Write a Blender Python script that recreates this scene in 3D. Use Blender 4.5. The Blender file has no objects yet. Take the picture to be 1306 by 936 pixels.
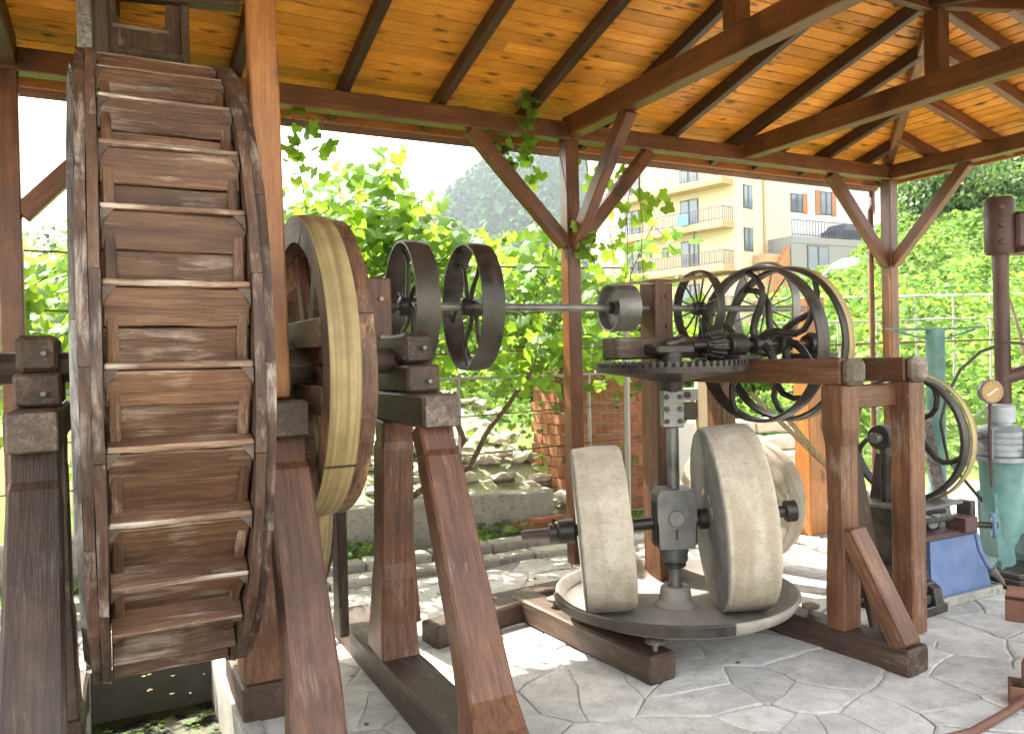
import bpy, bmesh, math, random
import numpy as np
from mathutils import Matrix, Vector, noise
R = random.Random(7)
sc = bpy.context.scene
C = sc.collection
D2R = math.radians
# ---------------------------------------------------------------- camera
EYE = 1.55
f = 1030.0
cam = bpy.data.cameras.new("camera"); camo = bpy.data.objects.new("camera", cam); C.objects.link(camo)
cam.sensor_width = 36.0; cam.lens = 36.0*f/1306; cam.shift_x = -28.5/1306; cam.shift_y = 0.0
cam.clip_end = 2000; cam.clip_start = 0.05
pitch = -13/f; roll = 0.021
fw = Vector((0, math.cos(pitch), math.sin(pitch)))
rt0 = Vector((1, 0, 0)); up0 = rt0.cross(fw)
rt = rt0*math.cos(roll) - up0*math.sin(roll); up = rt0*math.sin(roll) + up0*math.cos(roll)
mm = Matrix((( rt.x, up.x, -fw.x), (rt.y, up.y, -fw.y), (rt.z, up.z, -fw.z))).to_4x4()
mm.translation = (0, 0, EYE); camo.matrix_world = mm
sc.camera = camo
# ---------------------------------------------------------------- sky, sun, exposure
sun_dir = Vector((-0.80*math.cos(D2R(53)), 0.60*math.cos(D2R(53)), math.sin(D2R(53)))).normalized()
w = bpy.data.worlds.new("World"); sc.world = w; w.use_nodes = True
nt = w.node_tree; nt.nodes.clear()
sky = nt.nodes.new('ShaderNodeTexSky'); sky.sky_type = 'NISHITA'; sky.sun_disc = False
sky.sun_elevation = D2R(53); sky.sun_rotation = math.atan2(sun_dir.x, sun_dir.y); sky.dust_density = 3.0; sky.air_density = 1.2
bg = nt.nodes.new('ShaderNodeBackground'); bg.inputs[1].default_value = 0.15
ow = nt.nodes.new('ShaderNodeOutputWorld'); hs_ = nt.nodes.new('ShaderNodeHueSaturation'); hs_.inputs['Saturation'].default_value = .45
nt.links.new(sky.outputs[0], hs_.inputs['Color'])
wt = nt.nodes.new('ShaderNodeMix'); wt.data_type = 'RGBA'; wt.blend_type = 'MULTIPLY'; wt.inputs[0].default_value = 1.0; wt.inputs[7].default_value = (1.0, .965, .90, 1)
nt.links.new(hs_.outputs[0], wt.inputs[6]); nt.links.new(wt.outputs[2], bg.inputs[0]); nt.links.new(bg.outputs[0], ow.inputs[0])
sl = bpy.data.lights.new("sun", 'SUN'); sl.energy = 2.9; sl.angle = D2R(0.5); sl.color = (1.0, 0.95, 0.86)
so = bpy.data.objects.new("sun", sl); C.objects.link(so); so.location = (-20, 15, 40)
so.rotation_euler = sun_dir.to_track_quat('Z', 'Y').to_euler()
sc.view_settings.view_transform = 'Standard'; sc.view_settings.look = 'None'
sc.view_settings.exposure = 3.12; sc.view_settings.gamma = 1.0
sc.cycles.max_bounces = 7; sc.cycles.diffuse_bounces = 5; sc.cycles.transmission_bounces = 4; sc.cycles.transparent_max_bounces = 6
sc.cycles.sample_clamp_indirect = 8

# ---------------------------------------------------------------- materials
def mat(name):
    m = bpy.data.materials.new(name); m.use_nodes = True
    n = m.node_tree; b = n.nodes['Principled BSDF']; return m, n, b
def N(n, t, **k):
    x = n.nodes.new(t)
    for a, v in k.items(): setattr(x, a, v)
    return x
def coords(n, scale, rnd=7.0):
    tc = N(n, 'ShaderNodeTexCoord'); oi = N(n, 'ShaderNodeObjectInfo')
    mu = N(n, 'ShaderNodeVectorMath', operation='SCALE'); mu.inputs['Scale'].default_value = rnd
    cb = N(n, 'ShaderNodeCombineXYZ'); n.links.new(oi.outputs['Random'], cb.inputs[0]); n.links.new(oi.outputs['Random'], cb.inputs[1]); n.links.new(oi.outputs['Random'], cb.inputs[2])
    n.links.new(cb.outputs[0], mu.inputs[0])
    ad = N(n, 'ShaderNodeVectorMath', operation='ADD'); n.links.new(tc.outputs['Object'], ad.inputs[0]); n.links.new(mu.outputs[0], ad.inputs[1])
    mp = N(n, 'ShaderNodeMapping'); mp.inputs['Scale'].default_value = scale; n.links.new(ad.outputs[0], mp.inputs[0])
    return mp.outputs[0], ad.outputs[0], oi
def noi(n, vec, sc_, det=5, rough=.6, dist=0.0):
    x = N(n, 'ShaderNodeTexNoise'); x.inputs['Scale'].default_value = sc_; x.inputs['Detail'].default_value = det
    x.inputs['Roughness'].default_value = rough; x.inputs['Distortion'].default_value = dist; n.links.new(vec, x.inputs['Vector']); return x.outputs[0]
def ramp(n, src, stops):
    r = N(n, 'ShaderNodeValToRGB'); e = r.color_ramp.elements
    while len(e) < len(stops): e.new(0.5)
    for i, (p, c) in enumerate(stops):
        e[i].position = p; e[i].color = (c[0], c[1], c[2], 1) if isinstance(c, (tuple, list)) else (c, c, c, 1)
    n.links.new(src, r.inputs[0]); return r.outputs[0]
def mix(n, fac, a, b, mode='MIX'):
    m = N(n, 'ShaderNodeMix', data_type='RGBA', blend_type=mode)
    for s, v in ((m.inputs[0], fac), (m.inputs[6], a), (m.inputs[7], b)):
        if isinstance(v, bpy.types.NodeSocket): n.links.new(v, s)
        elif isinstance(v, (tuple, list)): s.default_value = (v[0], v[1], v[2], 1)
        else: s.default_value = v
    return m.outputs[2]
def bump(n, b, src, st=.3, dist=.01):
    x = N(n, 'ShaderNodeBump'); x.inputs['Strength'].default_value = st; x.inputs['Distance'].default_value = dist
    n.links.new(src, x.inputs['Height']); n.links.new(x.outputs[0], b.inputs['Normal'])
def vary(n, col, oi, lo=.75, hi=1.2):
    mr = N(n, 'ShaderNodeMapRange'); mr.inputs[3].default_value = lo; mr.inputs[4].default_value = hi
    n.links.new(oi.outputs['Random'], mr.inputs[0])
    vm = N(n, 'ShaderNodeVectorMath', operation='SCALE'); n.links.new(col, vm.inputs[0]); n.links.new(mr.outputs[0], vm.inputs['Scale'])
    return vm.outputs[0]

def wood(name, light, dark, rough=.55, wear=None, wearamt=.5, knots=0.0, gs=1.0, spec=.4, lo=.8, hi=1.2, bst=.35, ax=0):
    m, n, b = mat(name)
    v, raw, oi = coords(n, (1.2*gs, 17*gs, 17*gs) if ax == 0 else (17*gs, 17*gs, 1.5*gs))
    g = noi(n, v, 2.2, 8, .62, .35)
    g2 = noi(n, v, 9.0, 4, .6)
    col = mix(n, ramp(n, g, [(.33, 0.0), (.66, 1.0)]), dark, light)
    col = mix(n, ramp(n, g2, [(.35, .45), (.65, 0.0)]), col, tuple(c*.45 for c in dark))
    big = noi(n, raw, 2.6, 5, .65)
    col = mix(n, ramp(n, big, [(.38, .55), (.6, 0.0)]), col, tuple(c*.55 for c in dark))
    if knots:
        mp = N(n, 'ShaderNodeMapping'); mp.inputs['Scale'].default_value = (2.6, 7.5, 8); n.links.new(raw, mp.inputs[0])
        vo = N(n, 'ShaderNodeTexVoronoi', voronoi_dimensions='2D'); vo.inputs['Scale'].default_value = knots; n.links.new(mp.outputs[0], vo.inputs['Vector'])
        kn = noi(n, raw, 6.0, 3, .6); ka = N(n, 'ShaderNodeMath', operation='MULTIPLY_ADD'); n.links.new(kn, ka.inputs[0]); ka.inputs[1].default_value = .42; n.links.new(vo.outputs['Distance'], ka.inputs[2])
        col = mix(n, ramp(n, ka.outputs[0], [(.24, .97), (.30, .5), (.37, 0.0)]), col, tuple(c*.16 for c in light))
    if wear:
        mw = N(n, 'ShaderNodeMapping'); mw.inputs['Scale'].default_value = (2.2, 20, 20) if ax == 0 else (20, 20, 2.2); n.links.new(raw, mw.inputs[0])
        wn = noi(n, mw.outputs[0], 2.0, 9, .75, .6)
        wn2 = noi(n, raw, 3.1, 4, .6)
        mul = N(n, 'ShaderNodeMath', operation='MULTIPLY'); n.links.new(wn, mul.inputs[0]); n.links.new(wn2, mul.inputs[1])
        e = .36-.10*wearamt
        col = mix(n, ramp(n, mul.outputs[0], [(e-.05, 0.0), (e+.08, min(1, .55+wearamt*.4))]), col, wear)
    col = vary(n, col, oi, lo, hi)
    n.links.new(col, b.inputs['Base Color']); b.inputs['Roughness'].default_value = rough
    b.inputs['Specular IOR Level'].default_value = spec
    ad = N(n, 'ShaderNodeMath', operation='ADD'); n.links.new(g, ad.inputs[0]); n.links.new(g2, ad.inputs[1])
    bump(n, b, ad.outputs[0], bst, .006)
    return m
def metal(name, c1, c2, rough=.45, met=.7, scale=14, spec=.5):
    m, n, b = mat(name); v, raw, oi = coords(n, (1, 1, 1))
    a = noi(n, v, scale, 7, .65); a2 = noi(n, v, scale*.22, 4, .6)
    col = mix(n, ramp(n, a, [(.35, 0.0), (.68, 1.0)]), c1, c2); col = mix(n, ramp(n, a2, [(.45, 0.0), (.7, .6)]), col, tuple(min(1, c*1.5) for c in c2))
    n.links.new(vary(n, col, oi, .85, 1.15), b.inputs['Base Color']); b.inputs['Metallic'].default_value = met
    rr = ramp(n, a, [(.3, max(.1, rough-.1)), (.7, min(1, rough+.2))]); n.links.new(rr, b.inputs['Roughness'])
    bump(n, b, a, .25, .003); return m
def rocky(name, c1, c2, scale=8, rough=.9, bst=.5, spots=None, lo=.85, hi=1.12, bd=.01):
    m, n, b = mat(name); v, raw, oi = coords(n, (1, 1, 1))
    a = noi(n, v, scale, 9, .7); a2 = noi(n, v, scale*.25, 5, .6, .4)
    col = mix(n, ramp(n, a2, [(.35, 0.0), (.65, 1.0)]), c1, c2)
    col = mix(n, ramp(n, a, [(.3, .5), (.55, 0.0)]), col, tuple(c*.5 for c in c1))
    if spots:
        a3 = noi(n, v, scale*5, 3, .7); col = mix(n, ramp(n, a3, [(.55, 0.0), (.66, .8)]), col, spots)
    n.links.new(vary(n, col, oi, lo, hi), b.inputs['Base Color']); b.inputs['Roughness'].default_value = rough
    b.inputs['Specular IOR Level'].default_value = .25
    bump(n, b, a, bst, bd); return m
def leafmat(name, c, tc, w_=.5, spec=.3):
    m, n, b = mat(name); v, raw, oi = coords(n, (1, 1, 1), 3.0)
    geo = N(n, 'ShaderNodeNewGeometry')
    vr = ramp(n, geo.outputs['Random Per Island'], [(0.0, .55), (.5, 1.0), (1.0, 1.45)])
    col = mix(n, 1.0, c, vr, 'MULTIPLY'); tcol = mix(n, 1.0, tc, vr, 'MULTIPLY')
    n.links.new(col, b.inputs['Base Color']); b.inputs['Roughness'].default_value = .5 if spec > .2 else .95; b.inputs['Specular IOR Level'].default_value = spec
    t = N(n, 'ShaderNodeBsdfTranslucent'); n.links.new(tcol, t.inputs[0])
    ms = N(n, 'ShaderNodeMixShader'); ms.inputs[0].default_value = w_
    n.links.new(b.outputs[0], ms.inputs[1]); n.links.new(t.outputs[0], ms.inputs[2])
    n.links.new(ms.outputs[0], n.nodes['Material Output'].inputs['Surface']); return m
def plain(name, c, rough=.6, met=0.0, spec=.4):
    m, n, b = mat(name); v, raw, oi = coords(n, (1, 1, 1)); a = noi(n, v, 4, 5, .6)
    col = mix(n, ramp(n, a, [(.3, .25), (.7, 0.0)]), c, tuple(x*.6 for x in c))
    n.links.new(col, b.inputs['Base Color']); b.inputs['Roughness'].default_value = rough; b.inputs['Metallic'].default_value = met
    b.inputs['Specular IOR Level'].default_value = spec; return m

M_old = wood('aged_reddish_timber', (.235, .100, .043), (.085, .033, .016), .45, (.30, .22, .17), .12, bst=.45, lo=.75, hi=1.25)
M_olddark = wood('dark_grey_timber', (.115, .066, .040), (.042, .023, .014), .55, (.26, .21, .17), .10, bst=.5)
M_shelf = wood('worn_shelf_edge', (.33, .20, .12), (.15, .08, .045), .7, (.50, .42, .34), .7, bst=.5, lo=.8, hi=1.2)
M_cap = wood('weathered_end_grain', (.20, .145, .105), (.10, .07, .05), .65, (.34, .28, .22), .5)
M_wheel = wood('chalky_wheel_timber', (.235, .118, .058), (.095, .042, .022), .60, (.43, .34, .26), .36, knots=.7, bst=.55, lo=.68, hi=1.25)
M_rim = wood('grey_brown_rim_timber', (.165, .088, .052), (.055, .028, .017), .6, (.42, .35, .30), .50, bst=.7, ax=2, lo=.7, hi=1.25)
M_rimgrey = wood('grey_outer_timber', (.22, .195, .17), (.09, .075, .06), .75, (.42, .40, .37), .6, bst=.6, ax=2)
M_orange = wood('varnished_orange_post', (.50, .21, .055), (.34, .12, .03), .4, knots=.6, lo=.95, hi=1.05, bst=.12)
M_beam = wood('red_brown_varnished_beam', (.225, .080, .026), (.105, .034, .011), .38, knots=.4, spec=.5, lo=.9, hi=1.1, bst=.15)
M_rafter = wood('dark_rafter', (.095, .040, .018), (.042, .017, .009), .45, spec=.45, bst=.15)
M_ceil = wood('orange_pine_boards', (.90, .385, .042), (.74, .265, .026), .40, knots=1.0, lo=.78, hi=1.12, bst=.08, spec=.3)
M_beltwood = wood('pulley_rim_wood', (.19, .10, .06), (.075, .036, .022), .55, (.42, .22, .1), .45, bst=.5, ax=2)
M_bracket = wood('grey_bracket_wood', (.17, .12, .085), (.09, .06, .042), .7, bst=.4)
M_iron = metal('black_iron', (.016, .014, .013), (.060, .048, .038), .40, .35)
M_irong = metal('grey_worn_iron', (.10, .096, .088), (.20, .19, .175), .42, .45)
M_steel = metal('bright_shaft_steel', (.20, .19, .17), (.34, .33, .30), .35, .75)
M_rust = metal('rusty_iron', (.085, .038, .025), (.17, .075, .045), .65, .25)
M_rustdk = metal('dark_brown_paint', (.05, .024, .02), (.09, .042, .034), .5, .1)
def granite(name, c1, c2, st):
    m, n, b = mat(name); v, raw, oi = coords(n, (1, 1, 1))
    fine = noi(n, v, 60, 4, .7); mid = noi(n, v, 9, 6, .6)
    mp = N(n, 'ShaderNodeMapping'); mp.inputs['Scale'].default_value = (9, 1.3, 1.3); n.links.new(raw, mp.inputs[0]); band = noi(n, mp.outputs[0], 1.0, 3, .55, .3)
    col = mix(n, ramp(n, mid, [(.3, 0.0), (.7, 1.0)]), c1, c2)
    col = mix(n, ramp(n, band, [(.50, 0.0), (.66, .6)]), col, st)
    col = mix(n, ramp(n, fine, [(.30, .55), (.48, 0.0)]), col, tuple(c*.55 for c in c1))
    n.links.new(col, b.inputs['Base Color']); b.inputs['Roughness'].default_value = .93; b.inputs['Specular IOR Level'].default_value = .2
    ad = N(n, 'ShaderNodeMath', operation='ADD'); n.links.new(fine, ad.inputs[0]); n.links.new(mid, ad.inputs[1]); bump(n, b, ad.outputs[0], .45, .004); return m
M_stone = granite('mill_granite', (.37, .315, .235), (.53, .465, .36), (.33, .25, .17))
M_stonedk = granite('rough_shaded_granite', (.17, .165, .155), (.26, .25, .23), (.12, .11, .10))  # darker stone tone, part of it shade put into the colour
M_pan = rocky('pan_concrete', (.20, .18, .15), (.34, .30, .25), 6, .75, .3, bd=.005)
def flagmat():
    m, n, b = mat('grey_slate_flag'); v, raw, oi = coords(n, (1, 1, 1))
    a = noi(n, v, 2.6, 8, .68, .5); c_ = noi(n, v, 11, 8, .7); d = noi(n, v, 45, 4, .7)
    mp = N(n, 'ShaderNodeMapping'); mp.inputs['Scale'].default_value = (3.2, 1.1, 1); mp.inputs['Rotation'].default_value = (0, 0, .6); n.links.new(v, mp.inputs[0])
    cr = noi(n, mp.outputs[0], 2.1, 3, .5, 1.2)
    col = mix(n, ramp(n, a, [(.36, 0.0), (.62, 1.0)]), (.40, .38, .35), (.56, .535, .485))
    col = mix(n, ramp(n, c_, [(.34, .6), (.52, 0.0)]), col, (.30, .28, .25)); col = mix(n, ramp(n, c_, [(.58, 0.0), (.72, .5)]), col, (.62, .60, .55))
    col = mix(n, ramp(n, cr, [(.490, 0.0), (.499, .35), (.508, 0.0)]), col, (.19, .18, .165))
    col = mix(n, ramp(n, d, [(.3, .35), (.45, 0.0)]), col, (.22, .215, .20))
    n.links.new(vary(n, col, oi, .86, 1.10), b.inputs['Base Color']); b.inputs['Roughness'].default_value = .82; b.inputs['Specular IOR Level'].default_value = .3
    ad = N(n, 'ShaderNodeMath', operation='ADD'); n.links.new(a, ad.inputs[0]); n.links.new(c_, ad.inputs[1]); bump(n, b, ad.outputs[0], .7, .012); return m
M_flag = flagmat()
M_mortar = rocky('paving_mortar', (.24, .23, .21), (.42, .405, .375), 18, .95, .5)
M_conc = rocky('concrete', (.30, .28, .24), (.44, .42, .37), 5, .95, .5, (.16, .17, .10))
M_concdk = rocky('dark_wet_concrete', (.07, .065, .05), (.14, .13, .10), 5, .7, .5)
M_rubble = rocky('pale_rubble', (.42, .36, .29), (.58, .52, .44), 9, .95, .6, lo=.7, hi=1.2)
M_brick = rocky('orange_clay_block', (.33, .12, .055), (.42, .19, .10), 22, .9, .6, lo=.8, hi=1.15, bd=.004)
M_green = metal('turquoise_paint', (.055, .145, .135), (.135, .23, .20), .5, .05, 9)
M_bluep = metal('blue_paint', (.055, .10, .22), (.12, .165, .27), .45, .05, 8)
M_grey = metal('silver_grey_paint', (.19, .205, .215), (.32, .335, .34), .4, .2, 9)
M_white = plain('white_paint', (.78, .77, .74), .5)
M_cream = plain('cream_render', (.60, .50, .34), .9)
M_creamw = plain('white_render', (.70, .68, .64), .9)
M_peach = plain('peach_slab_render', (.48, .29, .15), .9)
M_wallg = plain('grey_render', (.27, .26, .25), .9)
M_shut = plain('orange_shutter', (.42, .17, .06), .6)
M_glass = plain('window_glass', (.10, .14, .18), .12, 0, .8)
M_rail = plain('dark_railing', (.07, .055, .05), .5)
M_blue = plain('blue_cloth', (.08, .2, .45), .6)
M_face = plain('gauge_face', (.40, .24, .10), .25)
M_wire = plain('galvanised_wire', (.35, .33, .30), .5, .4)
M_carp = plain('dark_car_paint', (.05, .07, .11), .2, .3)
M_tyre = plain('black_rubber', (.02, .02, .02), .8)
M_roofc = plain('roof_underlay', (.20, .09, .05), .9)
M_leaf = leafmat('vine_leaf', (.065, .15, .020), (.31, .48, .036), .55)
M_leafd = leafmat('shrub_leaf', (.065, .125, .035), (.15, .25, .045), .35)
M_grassl = leafmat('bright_ground_cover', (.12, .215, .040), (.24, .37, .055), .38, .12)
M_conif = leafmat('conifer_needles', (.028, .066, .022), (.030, .055, .016), .12, 0.0)
M_stem = rocky('vine_bark', (.10, .065, .04), (.17, .115, .07), 20, .9, .6)
M_bark = rocky('tree_bark', (.10, .075, .055), (.18, .14, .10), 12, .95, .6)
M_earth = rocky('outdoor_earth', (.20, .19, .11), (.32, .30, .20), 1.2, 1, .5)
M_hill = rocky('grassy_slope', (.07, .12, .025), (.12, .17, .04), .8, 1, .5)
M_mount = rocky('wooded_mountain', (.02, .034, .022), (.032, .048, .03), .05, 1, .5)
def beltmat():
    m, n, b = mat('striped_canvas_belt')
    v, raw, oi = coords(n, (60, 1, 1), 0.0)
    a = noi(n, v, 1.0, 2, .5); k = noi(n, raw, 9, 5, .6)
    col = mix(n, ramp(n, a, [(.4, 0.0), (.6, 1.0)]), (.24, .165, .060), (.40, .30, .135))
    col = mix(n, ramp(n, k, [(.35, .5), (.6, 0.0)]), col, (.17, .12, .055))
    n.links.new(col, b.inputs['Base Color']); b.inputs['Roughness'].default_value = .7; return m
M_belt = beltmat()
def watermat():
    m, n, b = mat('mossy_shallow_water')
    v, raw, oi = coords(n, (1, 1, 1), 0); a = noi(n, v, 7, 6, .65, .5)
    col = mix(n, ramp(n, a, [(.45, 0.0), (.62, 1.0)]), (.006, .007, .004), (.07, .08, .015))
    n.links.new(col, b.inputs['Base Color']); rr = ramp(n, a, [(.4, .06), (.6, .8)]); n.links.new(rr, b.inputs['Roughness'])
    bump(n, b, a, .4, .02); return m
M_water = watermat()

# ---------------------------------------------------------------- mesh helpers
W = {}
def mesh(name, vs, fs, smooth=None):
    me = bpy.data.meshes.new(name); me.from_pydata([tuple(v) for v in vs], [], fs); me.update()
    if smooth is not None:
        for p in me.polygons: p.use_smooth = True
        me.set_sharp_from_angle(angle=D2R(smooth))
    return me
def place(name, me, m, parent=None, M=None):
    if me is not None and m is not None:
        if len(me.materials) == 0: me.materials.append(m)
    o = bpy.data.objects.new(name, me); C.objects.link(o); M = M.copy() if M is not None else Matrix()
    W[o.name] = M
    if me is not None and m is not None and me.materials[0] is not m:
        o.material_slots[0].link = 'OBJECT'; o.material_slots[0].material = m
    if parent is not None:
        o.parent = parent; o.matrix_basis = W[parent.name].inverted() @ M
    else: o.matrix_basis = M
    return o
def tag(o, label, cat, group=None, kind=None):
    if label: o['label'] = label
    if cat: o['category'] = cat
    if group: o['group'] = group
    if kind: o['kind'] = kind
    return o
def thing(name, label, cat, loc=(0, 0, 0), group=None):
    o = place(name, None, None, None, Matrix.Translation(loc)); return tag(o, label, cat, group)
def struct(name, me, m, M=None):
    o = place(name, me, m, None, M); o['kind'] = 'structure'; return o
def basis(p0, p1, upv=(0, 0, 1), roll_=0):
    p0 = Vector(p0); x = (Vector(p1)-p0); L = x.length; x.normalize(); u = Vector(upv)
    if abs(x.dot(u)) > .97: u = Vector((.0, 1, 0)) if abs(x.y) < .9 else Vector((1, 0, 0))
    y = u.cross(x).normalized(); z = x.cross(y)
    M = Matrix(((x.x, y.x, z.x, p0.x), (x.y, y.y, z.y, p0.y), (x.z, y.z, z.z, p0.z), (0, 0, 0, 1))); return M, L
_bc = {}
def barmesh(L, w_, h, c=.006, st=None, wob=0.0, seed=0, seg=1):
    """chamfered bar along +X, width on Y, height on Z; st = [(t,ws,hs,dy,dz)]"""
    key = (round(L, 3), round(w_, 4), round(h, 4), c, str(st), wob, seed if wob else 0, seg)
    if key in _bc: return _bc[key]
    r = random.Random(seed+int(L*1000))
    if st is None: st = [(i/seg, 1, 1, 0, 0) for i in range(seg+1)]
    vs = []; fs = []
    rings = []
    S = [(st[0][0], st[0], c)] + [(s[0], s, 0) for s in st] + [(st[-1][0], st[-1], c)]
    n_ = len(S)
    for i, (t, s, ins) in enumerate(S):
        x = t*L
        if i == 1: x += c
        if i == n_-2: x -= c
        a = w_*s[1]/2-ins; b = h*s[2]/2-ins; cc = c if ins == 0 else c*.6
        dy = s[3] + (r.uniform(-wob, wob) if 0 < i < n_-1 else 0); dz = s[4] + (r.uniform(-wob, wob) if 0 < i < n_-1 else 0)
        pts = [(-a+cc, -b), (a-cc, -b), (a, -b+cc), (a, b-cc), (a-cc, b), (-a+cc, b), (-a, b-cc), (-a, -b+cc)]
        base = len(vs)
        for (y, z) in pts:
            vs.append((x, y+dy+(r.uniform(-wob, wob)*.5), z+dz+(r.uniform(-wob, wob)*.5)))
        rings.append(base)
    for i in range(n_-1):
        for k in range(8):
            a, b = rings[i]+k, rings[i]+(k+1) % 8; c2, d = rings[i+1]+(k+1) % 8, rings[i+1]+k
            fs.append((a, d, c2, b))
    fs.append(tuple(rings[0]+k for k in range(8))); fs.append(tuple(rings[-1]+k for k in range(7, -1, -1)))
    me = mesh('bar', vs, fs); _bc[key] = me; return me
def bar(name, parent, p0, p1, w_, h, m, up_=(0, 0, 1), c=.006, st=None, wob=0.0, seed=0, seg=1, **kw):
    M, L = basis(p0, p1, up_); return place(name, barmesh(L, w_, h, c, st, wob, seed, seg), m, parent, M)
def tubemesh(path, rad, n=8, cap=True, smooth=50):
    P = [Vector(p) for p in path]; vs = []; fs = []
    if not isinstance(rad, (list, tuple)): rad = [rad]*len(P)
    prev = None
    for i, p in enumerate(P):
        t = (P[min(i+1, len(P)-1)]-P[max(i-1, 0)]).normalized()
        if prev is None:
            prev = t.orthogonal().normalized()
        x = (prev - t*prev.dot(t)).normalized(); prev = x; y = t.cross(x)
        for k in range(n):
            a = 2*math.pi*k/n; vs.append(p + (x*math.cos(a)+y*math.sin(a))*rad[i])
    for i in range(len(P)-1):
        for k in range(n):
            a = i*n+k; b = i*n+(k+1) % n; fs.append((a, b, b+n, a+n))
    if cap: fs.append(tuple(range(n-1, -1, -1))); fs.append(tuple((len(P)-1)*n+k for k in range(n)))
    return vs, fs
def tube(name, parent, path, rad, m, n=8, smooth=50):
    o0 = Vector(path[0]); vs, fs = tubemesh([Vector(p)-o0 for p in path], rad, n)
    return place(name, mesh(name, vs, fs, smooth), m, parent, Matrix.Translation(o0))
def lathe(profile, n=48, close=True, smooth=35, jit=0.0, arc=None):
    """profile = closed loop of (x, r) revolved about X"""
    vs = []; fs = []; m_ = len(profile)
    for k in range(n):
        a = 2*math.pi*k/n
        for (x, r) in profile:
            j = 1+jit*noise.noise(Vector((x*4, math.cos(a)*r*5, math.sin(a)*r*5)))
            vs.append((x, r*j*math.cos(a), r*j*math.sin(a)))
    for k in range(n):
        k2 = (k+1) % n
        for i in range(m_ if close else m_-1):
            i2 = (i+1) % m_
            fs.append((k*m_+i, k2*m_+i, k2*m_+i2, k*m_+i2))
    return mesh('lathe', vs, fs, smooth)
def solid(profile, n=32, smooth=35, jit=0.0, nn=5.0):
    """open profile, r may be 0 at ends"""
    vs = []; fs = []; idx = []
    for (x, r) in profile:
        if r < 1e-6: idx.append([len(vs)]); vs.append((x, 0, 0))
        else:
            row = []
            for k in range(n):
                a = 2*math.pi*k/n; j = 1+jit*noise.noise(Vector((x*nn+3, math.cos(a)*r*nn, math.sin(a)*r*nn)))
                row.append(len(vs)); vs.append((x + (jit*r*.5*noise.noise(Vector((r*nn*3, math.cos(a)*nn*r, math.sin(a)*nn*r))) if jit else 0), r*j*math.cos(a), r*j*math.sin(a)))
            idx.append(row)
    for i in range(len(idx)-1):
        A, B = idx[i], idx[i+1]
        for k in range(n):
            k2 = (k+1) % n
            if len(A) == 1 and len(B) == 1: continue
            if len(A) == 1: fs.append((A[0], B[k2], B[k]))
            elif len(B) == 1: fs.append((A[k], A[k2], B[0]))
            else: fs.append((A[k], A[k2], B[k2], B[k]))
    return mesh('solid', vs, fs, smooth)
def cyl(name, parent, p0, p1, r, m, n=20, bev=.004, r2=None):
    M, L = basis(p0, p1); r2 = r if r2 is None else r2
    return place(name, solid([(0, 0), (0, r-bev), (bev, r), (L-bev, r2), (L, r2-bev), (L, 0)], n), m, parent, M)
def box(name, parent, M, dx, dy, dz, m, c=.004):
    """box centred at M origin"""
    return place(name, barmesh(dx, dy, dz, c), m, parent, M @ Matrix.Translation((-dx/2, 0, 0)))
def extr(name, parent, outline, y0, y1, m, M):
    """outline in local XZ, extruded along Y"""
    k = len(outline); vs = [(x, y0, z) for x, z in outline]+[(x, y1, z) for x, z in outline]
    fs = [tuple(range(k)), tuple(range(2*k-1, k-1, -1))]+[(i, i+k, (i+1) % k+k, (i+1) % k) for i in range(k)]
    return place(name, mesh(name, vs, fs), m, parent, M)
class Fr:
    def __init__(s, x, y, ang):
        a = D2R(ang); s.o = Vector((x, y, 0)); s.d2 = Vector((math.cos(a), math.sin(a), 0)); s.d1 = Vector((-math.sin(a), math.cos(a), 0)); s.a = a
    def p(s, a, b, z=0): return s.o + s.d2*a + s.d1*b + Vector((0, 0, z))
    def M(s, a, b, z=0): return Matrix.Translation(s.p(a, b, z)) @ Matrix.Rotation(s.a, 4, 'Z')
PV = Fr(.29, 6.05, 28.0); WF = Fr(-.59, 3.68, 28.0); MF = Fr(.74, 4.37, 33.0)
V = Vector
def curved_spoke(r0, r1, sweep, n=7, rad=(.016, .011), ox=0.0):
    """path in the YZ plane"""
    pts = []; rr = []
    for i in range(n+1):
        t = i/n; r = r0+(r1-r0)*t; a = sweep*math.sin(t*math.pi/1.0)*.5+sweep*.5*t
        pts.append((ox, r*math.cos(a), r*math.sin(a))); rr.append(rad[0]+(rad[1]-rad[0])*t)
    return pts, rr
def pulley(parent, M, rad, width, m, nsp=6, sweep=.9, thick=.012, hubr=.045, hubw=None, sprad=(.019, .012), straight=False, name='rim', lip=0.0):
    t = thick; w2 = width/2; hubw = hubw or width*.9
    prof = [(-w2, rad), (-w2*.5, rad+.004), (0, rad+.006), (w2*.5, rad+.004), (w2, rad), (w2, rad-t), (w2-.006, rad-t-lip), (0, rad-t-.003), (-w2+.006, rad-t-lip), (-w2, rad-t)]
    place(name, lathe(prof, 64), m, parent, M)
    hub = place('hub', solid([(-hubw/2, 0), (-hubw/2, hubr*.8), (-hubw/2+.01, hubr), (hubw/2-.01, hubr), (hubw/2, hubr*.8), (hubw/2, 0)], 20), m, parent, M)
    if straight: pts, rr = [(0, hubr*.8, 0), (0, rad-t, 0)], [sprad[0], sprad[1]]
    else: pts, rr = curved_spoke(hubr*.7, rad-t*.6, sweep, rad=sprad)
    vs, fs = tubemesh(pts, rr, 7, False); me = mesh('spoke', vs, fs, 60)
    for k in range(nsp):
        place('spoke', me, m, parent, M @ Matrix.Rotation(2*math.pi*k/nsp+.3, 4, 'X'))

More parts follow.
